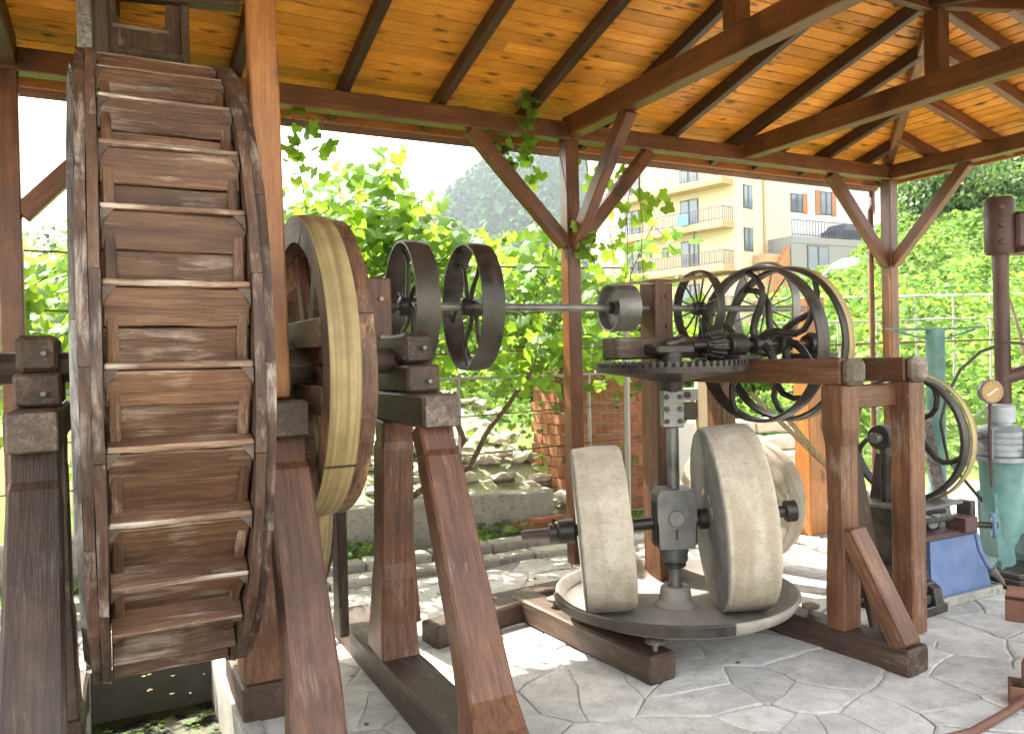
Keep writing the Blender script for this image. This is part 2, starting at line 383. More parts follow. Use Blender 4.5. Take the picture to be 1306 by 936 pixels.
# ================================================================ SETTING: ground, terrain
def g_height(X, Y):
    q = (V((X, Y, 0))-PV.o); b = q.dot(PV.d1)
    d = math.hypot(X, Y)
    k = X/max(Y, .1)
    z = 0.0
    z -= .02
    if Y > 10.0 or b > 2.6:
        zl = max(0, min(b-1.6, 5.0))*.20
        g = .02+max(0, min(k-.05, .6))*.62
        g = .33*max(0, min(1, (k-.18)/.28))**.9
        zr = max(0, min(d, 30)-11.5)*g
        zl *= max(0, min(1, 1-(k-.05)/.25))
        z = max(z, max(zl, zr)) if zl+zr > 0 else z
        z += .18*noise.noise(V((X*.5, Y*.5, 3)))*min(1, max(0, (d-11.5)/4))
    return z
xs = np.concatenate([np.arange(-60, -6, 3.0), np.arange(-6, 20, .5), np.arange(20, 61, 3.0)])
ys = np.concatenate([np.arange(6.2, 32, .5), np.arange(32, 92, 3.0)])
# terrain starts beyond the terrace; a big base sheet lies under everything
vs = [(x, y, g_height(x, y)-(.05 if (V((x, y, 0))-PV.o).dot(PV.d1) < .7 and y < 12 else 0)) for y in ys for x in xs]; nx = len(xs)
fs = [(j*nx+i, j*nx+i+1, (j+1)*nx+i+1, (j+1)*nx+i) for j in range(len(ys)-1) for i in range(nx-1)]
struct('terrain', mesh('terrain', vs, fs, 80), M_hill)
# ground sheet with the wheel pit cut out (channel aligned with WF)
pa0, pa1, pb0, pb1 = -1.31, -.74, -1.9, 1.15
def gr(a, b, z=-.03): return WF.p(a, b, z)
big = 900
def sheet(a0, a1, b0, b1): return [gr(a0, b0), gr(a1, b0), gr(a1, b1), gr(a0, b1)]
vs = []; fs = []
for (a0, a1, b0, b1) in ((-big, pa0, -big, big), (pa1, big, -big, big), (pa0, pa1, -big, pb0), (pa0, pa1, pb1, big)):
    q = len(vs); vs += sheet(a0, a1, b0, b1); fs.append((q, q+1, q+2, q+3))
struct('ground', mesh('ground', vs, fs), M_earth)

# mortar bed of the terrace (with pit hole), then flagstones
TB = -7.5
vs = []; fs = []
b1m = (PV.p(0, .28)-WF.o).dot(WF.d1)
for (a0, a1, bb0, bb1) in ((-6, pa0-.02, -5, b1m), (pa1+.02, 9, -5, b1m), (pa0-.02, pa1+.02, -5, pb0), (pa0-.02, pa1+.02, pb1, b1m)):
    q = len(vs); nn = 1
    for (a, b) in ((a0, bb0), (a1, bb0), (a1, bb1), (a0, bb1)): vs.append(gr(a, b, -.010))
    fs.append((q, q+1, q+2, q+3))
floor = struct('paved_floor', mesh('paved_floor', vs, fs), M_mortar)
def warp(p):
    return V((p[0]+.045*noise.noise(V((p[0]*3.1, p[1]*3.1, 0)))+.02*noise.noise(V((p[0]*11, p[1]*11, 5))), p[1]+.045*noise.noise(V((p[0]*3.1, p[1]*3.1, 9)))+.02*noise.noise(V((p[0]*11, p[1]*11, 14)))))
def clip(poly, n_, d_):
    out = []
    for i in range(len(poly)):
        A, B = poly[i], poly[(i+1) % len(poly)]; da = A.dot(n_)-d_; db = B.dot(n_)-d_
        if da <= 0: out.append(A)
        if (da < 0) != (db < 0) and abs(da-db) > 1e-12: out.append(A+(B-A)*(da/(da-db)))
    return out
def voronoi(pts, rad):
    P = [V(p) for p in pts]; res = []
    for i, p in enumerate(P):
        poly = [p+V((-rad, -rad)), p+V((rad, -rad)), p+V((rad, rad)), p+V((-rad, rad))]
        for j, q in enumerate(P):
            if i == j or (q-p).length > 2*rad: continue
            n_ = (q-p); d_ = (q.length_squared-p.length_squared)/2; poly = clip(poly, n_, d_)
            if len(poly) < 3: break
        res.append(poly)
    return res
rf = random.Random(3); seeds = []
g = .33
for i in range(-9, 22):
    for j in range(-2, 21):
        x = i*g+rf.uniform(-.17, .17)+(.5*g if j % 2 else 0); y = 2.0+j*g*.85+rf.uniform(-.16, .16)
        if rf.random() < .16: continue
        seeds.append((x, y))
cells = voronoi(seeds, .6)
nflag = 0
for (x, y), poly in zip(seeds, cells):
    k = x/max(y, .1)
    if y < 2.6 or y > 7.6 or k < -.62 or k > .85 or len(poly) < 3: continue
    q = V((x, y, 0))-WF.o; a, b = q.dot(WF.d2), q.dot(WF.d1)
    if (pa0-.12 < a < pa1+.12) and b < pb1+.12: continue
    if (V((x, y, 0))-PV.o).dot(PV.d1) > .16: continue
    if nflag >= 298: break
    # clip against terrace edge and pit
    n_ = V((PV.d1.x, PV.d1.y)); poly = clip(poly, n_, n_.dot(V((PV.p(0, .28).x, PV.p(0, .28).y))))
    if b < pb1+.3:
        n2 = V((WF.d2.x, WF.d2.y))
        if a > pa1: poly = clip(poly, -n2, -(n2.dot(V((WF.o.x, WF.o.y)))+pa1+.03))
        elif a < pa0: poly = clip(poly, n2, n2.dot(V((WF.o.x, WF.o.y)))+pa0-.03)
    if len(poly) < 3: continue
    pts = []
    for i in range(len(poly)):
        A, B = poly[i], poly[(i+1) % len(poly)]; m_ = max(1, int((B-A).length/.09))
        for t in range(m_): pts.append(A+(B-A)*t/m_)
    c = V((x, y)); pts = [warp(p) for p in pts]; c = warp(c)
    ins = []
    for p in pts:
        d = p-c; L = max(d.length, .02); gi = .0015+.016*max(0, noise.noise(V((p.x*2.6, p.y*2.6, 30)))+.02); ins.append(c+d*(1-gi/L))
    h = rf.uniform(-.004, .004); tx, ty = rf.uniform(-.014, .014), rf.uniform(-.014, .014); n1 = len(ins)
    vs = [(p.x-x, p.y-y, -.022) for p in ins]+[(p.x-x, p.y-y, h-.004+tx*(p.x-x)+ty*(p.y-y)) for p in ins]+[((c.x+(p.x-c.x)*.93)-x, (c.y+(p.y-c.y)*.93)-y, h+tx*(p.x-x)+ty*(p.y-y)) for p in ins]
    fs = [(i, (i+1) % n1, (i+1) % n1+n1, i+n1) for i in range(n1)]+[(i+n1, (i+1) % n1+n1, (i+1) % n1+2*n1, i+2*n1) for i in range(n1)]+[tuple(2*n1+i for i in range(n1))]
    place('flagstone', mesh('flagstone', vs, fs), M_flag, floor, Matrix.Translation((x, y, 0))); nflag += 1

# pit channel
pit = struct('mill_race', None, None, WF.M(0, 0, 0))
def wfb(name, parent, a0, a1, b0, b1, z0, z1, m, c=.004):
    M = WF.M((a0+a1)/2, (b0+b1)/2, (z0+z1)/2); return box(name, parent, M, a1-a0, b1-b0, z1-z0, m, c)
wfb('channel_wall', pit, pa1, pa1+.09, pb0, pb1+.02, -.55, .012, M_conc)
wfb('channel_wall', pit, pa0-.09, pa0, pb0, pb1+.02, -.55, .012, M_conc)
wfb('end_wall', pit, pa0, pa1, pb1, pb1+.1, -.55, -.008, M_concdk)
wfb('channel_bed', pit, pa0, pa1, pb0, pb1, -.56, -.50, M_concdk)
vs = [WF.p(pa0+.002, pb0, 0), WF.p(pa1-.002, pb0, 0), WF.p(pa1-.002, pb1-.002, 0), WF.p(pa0+.002, pb1-.002, 0)]
struct('water', mesh('water', vs, [(0, 1, 2, 3)]), M_water, Matrix.Translation((0, 0, -.27)))
rp = random.Random(44)
vs = []; fs = []
for i in range(900):
    a = rp.uniform(pa0+.02, pa1-.02); b = rp.uniform(-1.5, pb1-.02)
    if noise.noise(V((a*5, b*4, 2))) < 0.0: continue
    s = rp.uniform(.005, .018); q = len(vs); p = WF.p(a, b, -.267+rp.uniform(0, .006)); an = rp.uniform(0, 6.28)
    for k in range(5): vs.append(p+V((math.cos(an+k*1.257)*s, math.sin(an+k*1.257)*s*.8, rp.uniform(0, .01))))
    fs.append(tuple(q+k for k in range(5)))
tag(place('floating_moss', mesh('moss', vs, fs), M_grassl), 'yellow green moss and weed floating on the dark water under the water wheel', 'moss', kind='stuff')

# kerb edging behind the pavilion
kerb = thing('stone_kerb', 'low double row of rough kerb stones along the back edge of the paved floor', 'kerb', PV.p(0, .3))
rk = random.Random(5)
for row, (b, z0, z1) in enumerate(((.36, -.05, .045), (.58, -.05, .10))):
    s = -5.5
    while s < 4.2:
        L = rk.uniform(.3, .55); me = barmesh(L-.012, .17+rk.uniform(-.02, .02), z1-z0+rk.uniform(-.012, .012), .012, None, .006, rk.randint(0, 999), 3)
        Mx = PV.M(s, b+rk.uniform(-.01, .01), (z0+z1)/2) @ Matrix.Rotation(rk.uniform(-.02, .02), 4, 'Z')
        place('kerb_stone', me, M_conc, kerb, Mx); s += L
# low retaining wall
rw = thing('retaining_wall', 'low stained concrete wall carrying the wire fence behind the terrace', 'wall', PV.p(0, 1.1))
me = barmesh(5.6, .2, .42, .015, None, .012, 3, 20); place('wall_body', me, M_conc, rw, PV.M(-5.2, 1.15, .17))

# rubble heap
rb = random.Random(11); rub = []
vs_r, fs_r = None, None
def rockmesh(seed):
    r = random.Random(seed); bm = bmesh.new(); bmesh.ops.create_icosphere(bm, subdivisions=1, radius=.5)
    for v in bm.verts: v.co = V((v.co.x*r.uniform(.8, 1.2), v.co.y*r.uniform(.7, 1.1), v.co.z*r.uniform(.45, .7)))
    me = bpy.data.meshes.new('rock'); bm.to_mesh(me); bm.free(); return me
rocks = [rockmesh(i) for i in range(9)]
heap = thing('rubble_heap', 'sunlit heap of pale rough stones behind the wire fence', 'stone heap', PV.p(-1.0, 2.4), None)
for i in range(230):
    a = rb.uniform(-3.0, 1.2); b = rb.uniform(1.35, 4.4); p = PV.p(a, b); s = rb.uniform(.12, .34)
    z = max(.15, min(1.1, (b-1.2)*.34)) + rb.uniform(-.05, .06)
    Mx = Matrix.Translation((p.x, p.y, z)) @ Matrix.Rotation(rb.uniform(0, 6.28), 4, 'Z') @ Matrix.Rotation(rb.uniform(-.5, .5), 4, 'X') @ Matrix.Diagonal((s, s, s*rb.uniform(.6, 1), 1))
    place('stone', rocks[i % 9], M_rubble, heap, Mx)
vs = []; fs = []; nn = 14
for i in range(nn+1):
    for j in range(nn+1):
        a = -3.4+i*5.0/nn; b = 1.25+j*3.6/nn; p = PV.p(a, b); z = max(.05, min(1.05, (b-1.2)*.34))*min(1, max(.02, (a+3.5)))*min(1, max(.0, (1.6-a)*2)) +.06*noise.noise(V((a*2, b*2, 0)))
        vs.append((p.x, p.y, z-.06))
fs = [(j*(nn+1)+i, j*(nn+1)+i+1, (j+1)*(nn+1)+i+1, (j+1)*(nn+1)+i) for j in range(nn) for i in range(nn)]
struct('earth_bank', mesh('earth_bank', vs, fs, 80), M_earth)

# ================================================================ PAVILION
pav = thing('timber_pavilion', 'open hip-roofed timber pavilion with orange board ceiling over the machines', 'pavilion', PV.p(0, 0))
ZB, PH = 3.15, .13                      # plate underside, depth
SC = 3.53; SP = 3.60; SL = -8.0
HT = SP/2
RISE = .47
def vp(s, t, z): return PV.p(s, -t, z)
ptop = ZB+PH
# posts
def post(s, t, z1=ZB, w_=.11, m=M_beam, z0=0.0, seed=0):
    return bar('post', pav, vp(s, t, z0), vp(s, t, z1), w_, w_, m, up_=PV.d1, c=.006, wob=.0008, seg=6, seed=seed)
post(0, 0); post(SC, 0, seed=2); post(-3.53, 0, seed=5); post(-7.06, 0, seed=6); post(SC, SP, seed=3)
# eave plates
bar('eave_beam', pav, vp(SL, 0, ZB+PH/2), vp(0, 0, ZB+PH/2), .11, PH, M_beam, seg=8, wob=.001)
bar('eave_beam', pav, vp(.003, 0, ZB+PH/2), vp(SC+.06, 0, ZB+PH/2), .11, PH-.004, M_beam, seg=6, wob=.001, seed=4)
bar('eave_beam', pav, vp(SC, .06, ZB+PH/2), vp(SC, SP, ZB+PH/2), .11, PH-.002, M_beam, seg=6, wob=.001, seed=9)
bar('eave_beam', pav, vp(SL, SP, ZB+PH/2), vp(SC+.06, SP, ZB+PH/2), .11, PH, M_beam, seg=2)
# tie beams and king posts
for s in (-7.06, -3.53, 0.02, 1.72):
    bar('tie_beam', pav, vp(s, -.03 if s == .02 else .05, ZB+.10), vp(s, SP, ZB+.10), .11, .155, M_rafter if s < -1 else M_beam, seg=6, wob=.001, seed=int(s*10)+80)
    bar('king_post', pav, vp(s, HT, ZB+.18), vp(s, HT, ZB+PH+RISE-.02), .11, .11, M_beam, up_=PV.d1)
# rafters
EV = .34
def zs(t): return ptop + RISE*(t/HT)           # underside of rafters on slope
RW, RH = .06, .10
sl_ = RISE/HT
for s in [-7.0+.665*i for i in range(14)]:
    if s > 1.75: break
    bar('rafter', pav, vp(s, -EV, zs(-EV)+RH/2), vp(s, HT, zs(HT)+RH/2), RW, RH, M_rafter)
    bar('rafter', pav, vp(s, SP+EV, zs(-EV)+RH/2), vp(s, HT, zs(HT)+RH/2), RW, RH, M_rafter)
apex = 1.73
bar('ridge_beam', pav, vp(SL, HT, zs(HT)+.04), vp(apex, HT, zs(HT)+.04), .05, .14, M_beam)
for (s, t) in ((SC+EV, -EV), (SC+EV, SP+EV)):
    bar('hip_rafter', pav, vp(s, t, zs(-EV)+RH/2), vp(apex, HT, zs(HT)+RH/2+.01), .07, .11, M_beam)
for s in (2.15, 2.72, 3.25):
    t1 = SC-s
    bar('jack_rafter', pav, vp(s, -EV, zs(-EV)+RH/2), vp(s, t1, zs(t1)+RH/2), RW, RH, M_rafter)
    bar('jack_rafter', pav, vp(s, SP+EV, zs(-EV)+RH/2), vp(s, SP-t1, zs(t1)+RH/2), RW, RH, M_rafter)
for t in (.42, .98, 1.5, HT, 2.1, 2.62, 3.18):
    e = min(t, SP-t)
    bar('jack_rafter', pav, vp(SC+EV, t, zs(-EV)+RH/2), vp(SC-e, t, zs(e)+RH/2), RW, RH, M_beam)
# ceiling boards
bw = .098
nb = int((HT+EV+.02)/bw)+1
nrm_b = (PV.d1*sl_+V((0, 0, 1))).normalized()
for i in range(nb):
    t = -EV-.03+i*bw+bw/2; z = zs(t)+RH+.012
    if t > HT: break
    s1 = SC-t
    cuts = [SL-.3, -4.6+rk.uniform(-.6, .6), s1]
    if s1-cuts[1] > 6: cuts.insert(2, rk.uniform(-2.2, 2.6))
    for q in range(len(cuts)-1):
        bar('ceiling_board', pav, vp(cuts[q]+.001, t, z), vp(cuts[q+1]-.001, t, z), bw-.005, .018, M_ceil, up_=nrm_b, c=.003)
    # front slope, one length (off picture)
    bar('ceiling_board', pav, vp(SL-.3, SP-t, z), vp(s1, SP-t, z), bw-.005, .018, M_ceil, up_=(-PV.d1*sl_+V((0, 0, 1))), c=.003)
    # hip end
    bar('ceiling_board', pav, vp(SC-t, t, z), vp(SC-t, SP-t, z), bw-.005, .018, M_ceil, up_=(PV.d2*sl_+V((0, 0, 1))), c=.003)
# roof covering
zo = RH+.03
A = vp(SL-.35, -EV-.08, zs(-EV-.08)+zo); B = vp(SC+EV+.08, -EV-.08, zs(-EV-.08)+zo); Cc = vp(SC+EV+.08, SP+EV+.08, zs(-EV-.08)+zo); Dd = vp(SL-.35, SP+EV+.08, zs(-EV-.08)+zo)
E = vp(apex, HT, zs(HT)+zo+.01); F = vp(SL-.35, HT, zs(HT)+zo+.01); U = V((0, 0, .07))
top = [A, B, Cc, Dd, E, F]; vs = [p-pav.location for p in top]+[p+U-pav.location for p in top]
fs = [(0, 5, 4, 1), (1, 4, 2), (2, 4, 5, 3), (6, 7, 10, 11), (7, 8, 10), (8, 9, 11, 10), (0, 1, 7, 6), (1, 2, 8, 7), (2, 3, 9, 8), (3, 5, 11, 9), (5, 0, 6, 11)]
place('roof_covering', mesh('roof_covering', vs, fs), M_roofc, pav, Matrix.Translation(pav.location))
# fascia and gutter
zf = zs(-EV)+.045
bar('fascia', pav, vp(SL-.3, -EV-.03, zf), vp(SC+EV+.03, -EV-.03, zf), .022, .10, M_orange)
bar('fascia', pav, vp(SC+EV+.03, -EV-.04, zf), vp(SC+EV+.03, SP+EV, zf), .022, .10, M_orange)
gz = zf-.03
gp = []
for i in range(9):
    a = math.pi*i/8; gp.append((math.cos(a)*.055, -math.sin(a)*.055))
gp += [(-.050, 0)]+[(-math.cos(math.pi*i/8)*.050, -math.sin(math.pi*i/8)*.050) for i in range(1, 8)]+[(.05, 0)]
MG, LG = basis(vp(SL, -EV-.10, gz), vp(SC+EV, -EV-.10, gz))
vs = [(0, y, z) for y, z in gp]+[(LG, y, z) for y, z in gp]; k = len(gp)
place('gutter', mesh('gutter', vs, [(i, (i+1) % k, (i+1) % k+k, i+k) for i in range(k)], 40), M_rust, pav, MG)
tube('downpipe', pav, [vp(SC+.30, -EV-.10, gz-.05), vp(SC+.30, -EV-.10, gz-.13), vp(SC+.12, -.28, gz-.24), vp(SC-.10, -.13, gz-.33), vp(SC-.10, -.13, gz-.45), vp(SC-.10, -.13, .0)], .026, M_rust, 12)
# knee braces
def brace(p0, p1, upv, w_=.10, h=.10, m=M_beam, seed=0): return bar('knee_brace', pav, p0, p1, w_, h, m, up_=upv, seg=4, wob=.001, seed=seed)
zn = 2.38
brace(vp(-.045, 0, zn), vp(-.80, 0, ZB+.0), PV.d1, w_=.10, h=.09, seed=1)
brace(vp(.045, 0, zn), vp(.74, 0, ZB), PV.d1, w_=.10, h=.085, seed=2)
brace(vp(.01, .05, zn), vp(.02, .76, ZB+.03), PV.d2, w_=.10, h=.085, seed=3)
brace(vp(SC-.045, 0, zn-.02), vp(SC-.78, 0, ZB), PV.d1, w_=.10, h=.085, seed=4)
brace(vp(SC, .045, zn-.02), vp(SC, .80, ZB), PV.d2, w_=.10, h=.085, seed=5)
brace(vp(-3.48, 0, zn), vp(-2.78, 0, ZB), PV.d1, seed=6)
brace(vp(-3.58, 0, zn), vp(-4.28, 0, ZB), PV.d1, seed=7)

# ================================================================ WATER WHEEL TRAIN
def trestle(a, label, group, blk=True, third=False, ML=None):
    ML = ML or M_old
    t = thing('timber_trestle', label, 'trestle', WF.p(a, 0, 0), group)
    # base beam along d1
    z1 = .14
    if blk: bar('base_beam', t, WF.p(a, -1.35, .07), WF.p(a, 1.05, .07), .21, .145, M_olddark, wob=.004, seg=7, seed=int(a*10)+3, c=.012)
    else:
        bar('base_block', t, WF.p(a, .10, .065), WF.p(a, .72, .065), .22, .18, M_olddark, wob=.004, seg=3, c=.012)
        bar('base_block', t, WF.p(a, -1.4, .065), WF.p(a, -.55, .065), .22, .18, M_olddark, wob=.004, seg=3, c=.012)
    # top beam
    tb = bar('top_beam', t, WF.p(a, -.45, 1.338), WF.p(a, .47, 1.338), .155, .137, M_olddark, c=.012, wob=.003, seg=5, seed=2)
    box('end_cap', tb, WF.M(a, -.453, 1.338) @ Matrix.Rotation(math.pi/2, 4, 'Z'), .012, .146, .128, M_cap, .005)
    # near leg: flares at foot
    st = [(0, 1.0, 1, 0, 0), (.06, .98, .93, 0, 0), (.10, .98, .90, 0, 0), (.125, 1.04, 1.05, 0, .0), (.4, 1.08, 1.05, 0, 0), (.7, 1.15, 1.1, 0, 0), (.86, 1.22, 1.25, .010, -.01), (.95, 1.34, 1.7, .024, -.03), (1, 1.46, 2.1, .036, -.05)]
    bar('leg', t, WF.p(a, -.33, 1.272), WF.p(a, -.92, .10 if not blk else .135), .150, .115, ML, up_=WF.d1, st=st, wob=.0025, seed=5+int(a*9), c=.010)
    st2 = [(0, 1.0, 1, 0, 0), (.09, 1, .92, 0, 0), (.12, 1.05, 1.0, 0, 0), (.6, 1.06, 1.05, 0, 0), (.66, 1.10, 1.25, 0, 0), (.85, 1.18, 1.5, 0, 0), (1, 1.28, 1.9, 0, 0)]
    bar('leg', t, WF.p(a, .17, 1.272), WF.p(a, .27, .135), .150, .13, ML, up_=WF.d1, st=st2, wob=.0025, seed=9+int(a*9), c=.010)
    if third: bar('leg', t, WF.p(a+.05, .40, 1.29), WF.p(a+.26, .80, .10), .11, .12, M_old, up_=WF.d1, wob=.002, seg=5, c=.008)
    # bearing blocks
    b0_ = -.25 if a == 0 else -.17
    lo = bar('bearing_block', t, WF.p(a, b0_, 1.468), WF.p(a, .20, 1.468), .15, .118, M_olddark, c=.01, wob=.002, seg=2, st=[(0, 1.0, 1, 0, 0), (1, 1, 1, 0, 0)])
    bar('bearing_cap', t, WF.p(a, b0_+.06, 1.598), WF.p(a, .17, 1.598), .132, .132, M_olddark, c=.016, wob=.003, seg=2)
    for (bb, zz) in ((b0_-.004, 1.455), (b0_+.056, 1.60)):
        cyl('bolt', t, WF.p(a+.02, bb, zz), WF.p(a+.02, bb-.02, zz), .011, M_irong, 8, .003)
    return t
trestle(0, 'reddish timber trestle nearest the middle, splayed legs on a long grey base beam', 'timber trestles of the water wheel', True, third=True)
trestle(-.61, 'reddish timber trestle between the water wheel and the wooden belt wheel', 'timber trestles of the water wheel', False)
trestle(-1.42, 'shaded timber trestle at the far left side of the water wheel', 'timber trestles of the water wheel', False, ML=M_olddark)  # legs take the darker timber, left-side shade put into their colour
# post on trestle with two brass bolts
sp_ = thing('shaft_post', 'short brown timber post with two brass bolts between belt wheel and black pulleys', 'post', WF.p(0, .42, 1.4))
bar('post_timber', sp_, WF.p(-.01, .40, 1.408), WF.p(-.01, .40, 1.955), .13, .13, M_old, up_=WF.d1, wob=.002, seg=3, c=.008)
for z in (1.85, 1.66): cyl('bolt', sp_, WF.p(.0, .333, z), WF.p(.0, .318, z), .014, M_face, 10, .004)

# ---- the water wheel
AX = -1.022; RW_ = 1.155; WZ = 1.548; NB = 32
wheel = thing('water_wheel', 'tall weathered timber water wheel with rows of bucket boards', 'water wheel', WF.p(AX, 0, WZ))
WM = WF.M(AX, 0, WZ)
def Rot(th): return Matrix.Rotation(th, 4, 'X')
def sector(x0, x1, r0, r1, ang, sub=3, seed=0, jag=.004):
    """wheel felloe centred on front (-y)"""
    r = random.Random(seed); vs = []; fs = []
    for i in range(sub+1):
        a = -ang/2+ang*i/sub; s, c = math.sin(a), math.cos(a)
        for (x, rr) in ((x0, r0), (x1, r0), (x1, r1), (x0, r1)):
            rj = rr + (r.uniform(-jag, jag) if rr == r1 else 0); vs.append((x+r.uniform(-.0015, .0015), -rj*c, rj*s))
    for i in range(sub):
        for k in range(4):
            a = i*4+k; b = i*4+(k+1) % 4; fs.append((a, b, b+4, a+4))
    fs.append((3, 2, 1, 0)); fs.append(tuple(sub*4+k for k in range(4)))
    return mesh('felloe', vs, fs)
bm_bev = None
hw = .226
nf = 14
for side in (-1, 1):
    for lay in (0, 1):
        x0 = hw-.036+.029*lay; x1 = x0+.027
        if side < 0: x0, x1 = -x1, -x0
        mes = [sector(x0, x1, RW_-.205, RW_+(0 if lay == 0 else -.006), 2*math.pi/nf*.994, 3, q+7*lay+13*side, .006) for q in range(4)]
        for k in range(nf):
            place('felloe', mes[k % 4], M_rim if not (lay == 1 and side < 0) else M_rim, wheel, WM @ Rot(2*math.pi*(k+(.5 if lay else .0))/nf))
    # grey outer facing boards, smaller radius
    if side > 0: continue
    x0, x1 = -hw-.040, -hw-.022
    mes = [sector(x0, x1, RW_-.26, RW_-.045-.012*q, 2*math.pi/nf*1.0, 2, 60+q, .010) for q in range(3)]
    for k in range(nf): place('side_board', mes[k % 3], M_rimgrey, wheel, WM @ Rot(2*math.pi*(k+.25)/nf))
pit_a = 2*math.pi/NB; inw = 2*(hw-.04)
chord = RW_*pit_a
def wl(x, y, z): return V((x, y, z))
def planklocal(name, p0, p1, w_, h, m, th, seed, upv, wob=.0025):
    M, L = basis(p0, p1, upv); place(name, barmesh(L, w_, h, .004, None, wob, seed, 4), m, wheel, WM @ Rot(th) @ M)
for k in range(NB):
    th = pit_a*k; v_ = k % 5
    # shelf: thin radial board, outer edge proud
    planklocal('shelf_board', (-inw/2, -RW_+.070, .0), (inw/2, -RW_+.070, .0), .108, .018, M_wheel, th, v_, (0, 0, 1))
    planklocal('edge_strip', (-inw/2, -RW_+.0135, .0), (inw/2, -RW_+.0135, .0), .006, .016, M_shelf, th, v_+7, (0, 0, 1), .0015)
    # two back planks sloping inward below each shelf
    y0, z0 = -RW_+.022, -.012; y1, z1 = -RW_+.118, -chord*.90
    d = V((0, y1-y0, z1-z0)); nrm = V((0, -d.z, d.y)).normalized()
    for q, (ta, tb) in enumerate(((0, .49), (.50, 1.0))):
        c0 = (ta+tb)/2; y, z = y0+(y1-y0)*c0, z0+(z1-z0)*c0
        off = .0 if q == 0 else .004
        planklocal('back_board', (-inw/2, y+off, z), (inw/2, y+off, z), d.length*(tb-ta), .018, M_wheel, th, v_+q*3+20, nrm)
    for s in (-1, 1):
        o = [(0, 0), (.0, -.050), (.05, -.0)]
        x0, x1 = (s*inw/2, s*(inw/2-.034))
        # triangular corner bracket under the shelf, outer face
        vs = [(x0, -RW_+.014, -.0095), (x0, -RW_+.016, -.055), (x1, -RW_+.014, -.0095), (x0, -RW_+.034, -.0095), (x0, -RW_+.036, -.062), (x1, -RW_+.034, -.0095)]
        place('bracket', mesh('bracket', vs, [(0, 1, 2), (3, 5, 4), (0, 3, 4, 1), (1, 4, 5, 2), (2, 5, 3, 0)]), M_bracket, wheel, WM @ Rot(th))
        xx = s*(inw/2-.021)
        planklocal('cheek_strip', (xx, y0+.012, z0-.004), (xx, y1-.020, z1), .030, .022, M_wheel, th, v_+50+s, nrm, .001)
# sole drum, spokes and axle
place('sole_drum', lathe([(-inw/2, RW_-.16), (inw/2, RW_-.16), (inw/2, RW_-.18), (-inw/2, RW_-.18)], 64), M_olddark, wheel, WM)
for s in (-1, 1):
    for k in range(8):
        M, L = basis((s*(hw-.01), 0, 0), (s*(hw-.01), -(RW_-.16), 0), (1, 0, 0))
        place('spoke', barmesh(L, .07, .09, .006), M_olddark, wheel, WM @ Rot(2*math.pi*k/8+.2) @ M)
cyl('axle', wheel, WF.p(AX-.62, 0, WZ), WF.p(.10, 0, WZ), .058, M_olddark, 20)
# flume
fl = thing('wooden_flume', 'dark weathered wooden water chute with notched end hanging above the water wheel', 'flume', WF.p(-1.05, 0, 2.9))
for sa, nm in ((-1.21, 'side_board'), (-.87, 'side_board')):
    bar(nm, fl, WF.p(sa, .20, 3.02), WF.p(sa, 2.6, 3.06), .035, .40, M_olddark, wob=.003, seg=5, c=.005)
bar('bottom_board', fl, WF.p(-1.04, .15, 2.83), WF.p(-1.04, 2.6, 2.86), .30, .03, M_olddark, wob=.002, seg=5)
FM = WF.M(-1.04, .24, 2.85)
outl = [(-.15, .0), (.15, .0), (.15, .40), (.105, .40), (.095, .13), (.06, .09), (-.06, .10), (-.09, .15), (-.10, .40), (-.15, .40)]
extr('end_board', fl, outl, -.018, .018, M_rim, FM)
bar('lip_board', fl, WF.p(-1.15, .215, 2.95), WF.p(-.93, .215, 2.95), .012, .02, M_cap)
bar('cross_bearer', fl, (-2.3, 3.22, 3.13), (-1.24, 3.50, 3.105), .07, .08, M_olddark, wob=.002, seg=3)
for sa in (-1.245, -1.185):
    bar('hanger_board', fl, WF.p(sa, .02, 2.72), WF.p(sa, .02, 3.5), .05, .06, M_rimgrey if sa < -1.2 else M_olddark, up_=WF.d1, wob=.002, seg=3)
# tall orange post right of the wheel, standing on the left trestle's top beam
op = thing('tall_post', 'tall orange varnished post rising from the trestle beam to the roof beside the water wheel', 'post', WF.p(-.62, -.24, 1.408))
bar('post_shaft', op, WF.p(-.62, -.24, 1.408), WF.p(-.645, -.24, 3.62), .112, .06, M_orange, up_=WF.d1, wob=.0015, seg=8, c=.008)

# ---- wooden belt wheel
bwh = thing('belt_wheel', 'large dark wooden wheel wrapped with a yellow canvas belt between the trestles', 'belt wheel', WF.p(-.41, 0, 1.52))
BM = WF.M(-.41, 0, 1.53)
Rb = .635
mes = [sector(.02, .09, Rb-.11, Rb-.004, 2*math.pi/10*.995, 4, 80+q, .004) for q in range(3)]
mes2 = [sector(-.085, .018, Rb-.11, Rb-.010, 2*math.pi/10*.995, 4, 90+q, .002) for q in range(3)]
for k in range(10):
    place('felloe', mes[k % 3], M_beltwood, bwh, BM @ Rot(2*math.pi*k/10)); place('felloe', mes2[k % 3], M_beltwood, bwh, BM @ Rot(2*math.pi*(k+.5)/10))
for k in range(8):
    M, L = basis((.0, -.06, 0), (.0, -(Rb-.10), 0), (1, 0, 0))
    place('spoke', barmesh(L, .085, .05, .005, None, .001, 2, 3), M_old if k % 2 else M_beltwood, bwh, BM @ Rot(2*math.pi*k/8+.35) @ M)
for xx in (-.075, .05):
    for dd in (-.13, .13):
        M, L = basis((xx, -(Rb-.13), dd), (xx, Rb-.13, dd), (1, 0, 0)); place('brace_board', barmesh(L, .11, .03, .004, None, .001, 3, 3), M_beltwood, bwh, BM @ Rot(1.57 if xx > 0 else 0) @ M)
place('hub', solid([(-.12, 0), (-.12, .10), (.12, .10), (.12, 0)], 8), M_olddark, bwh, BM)
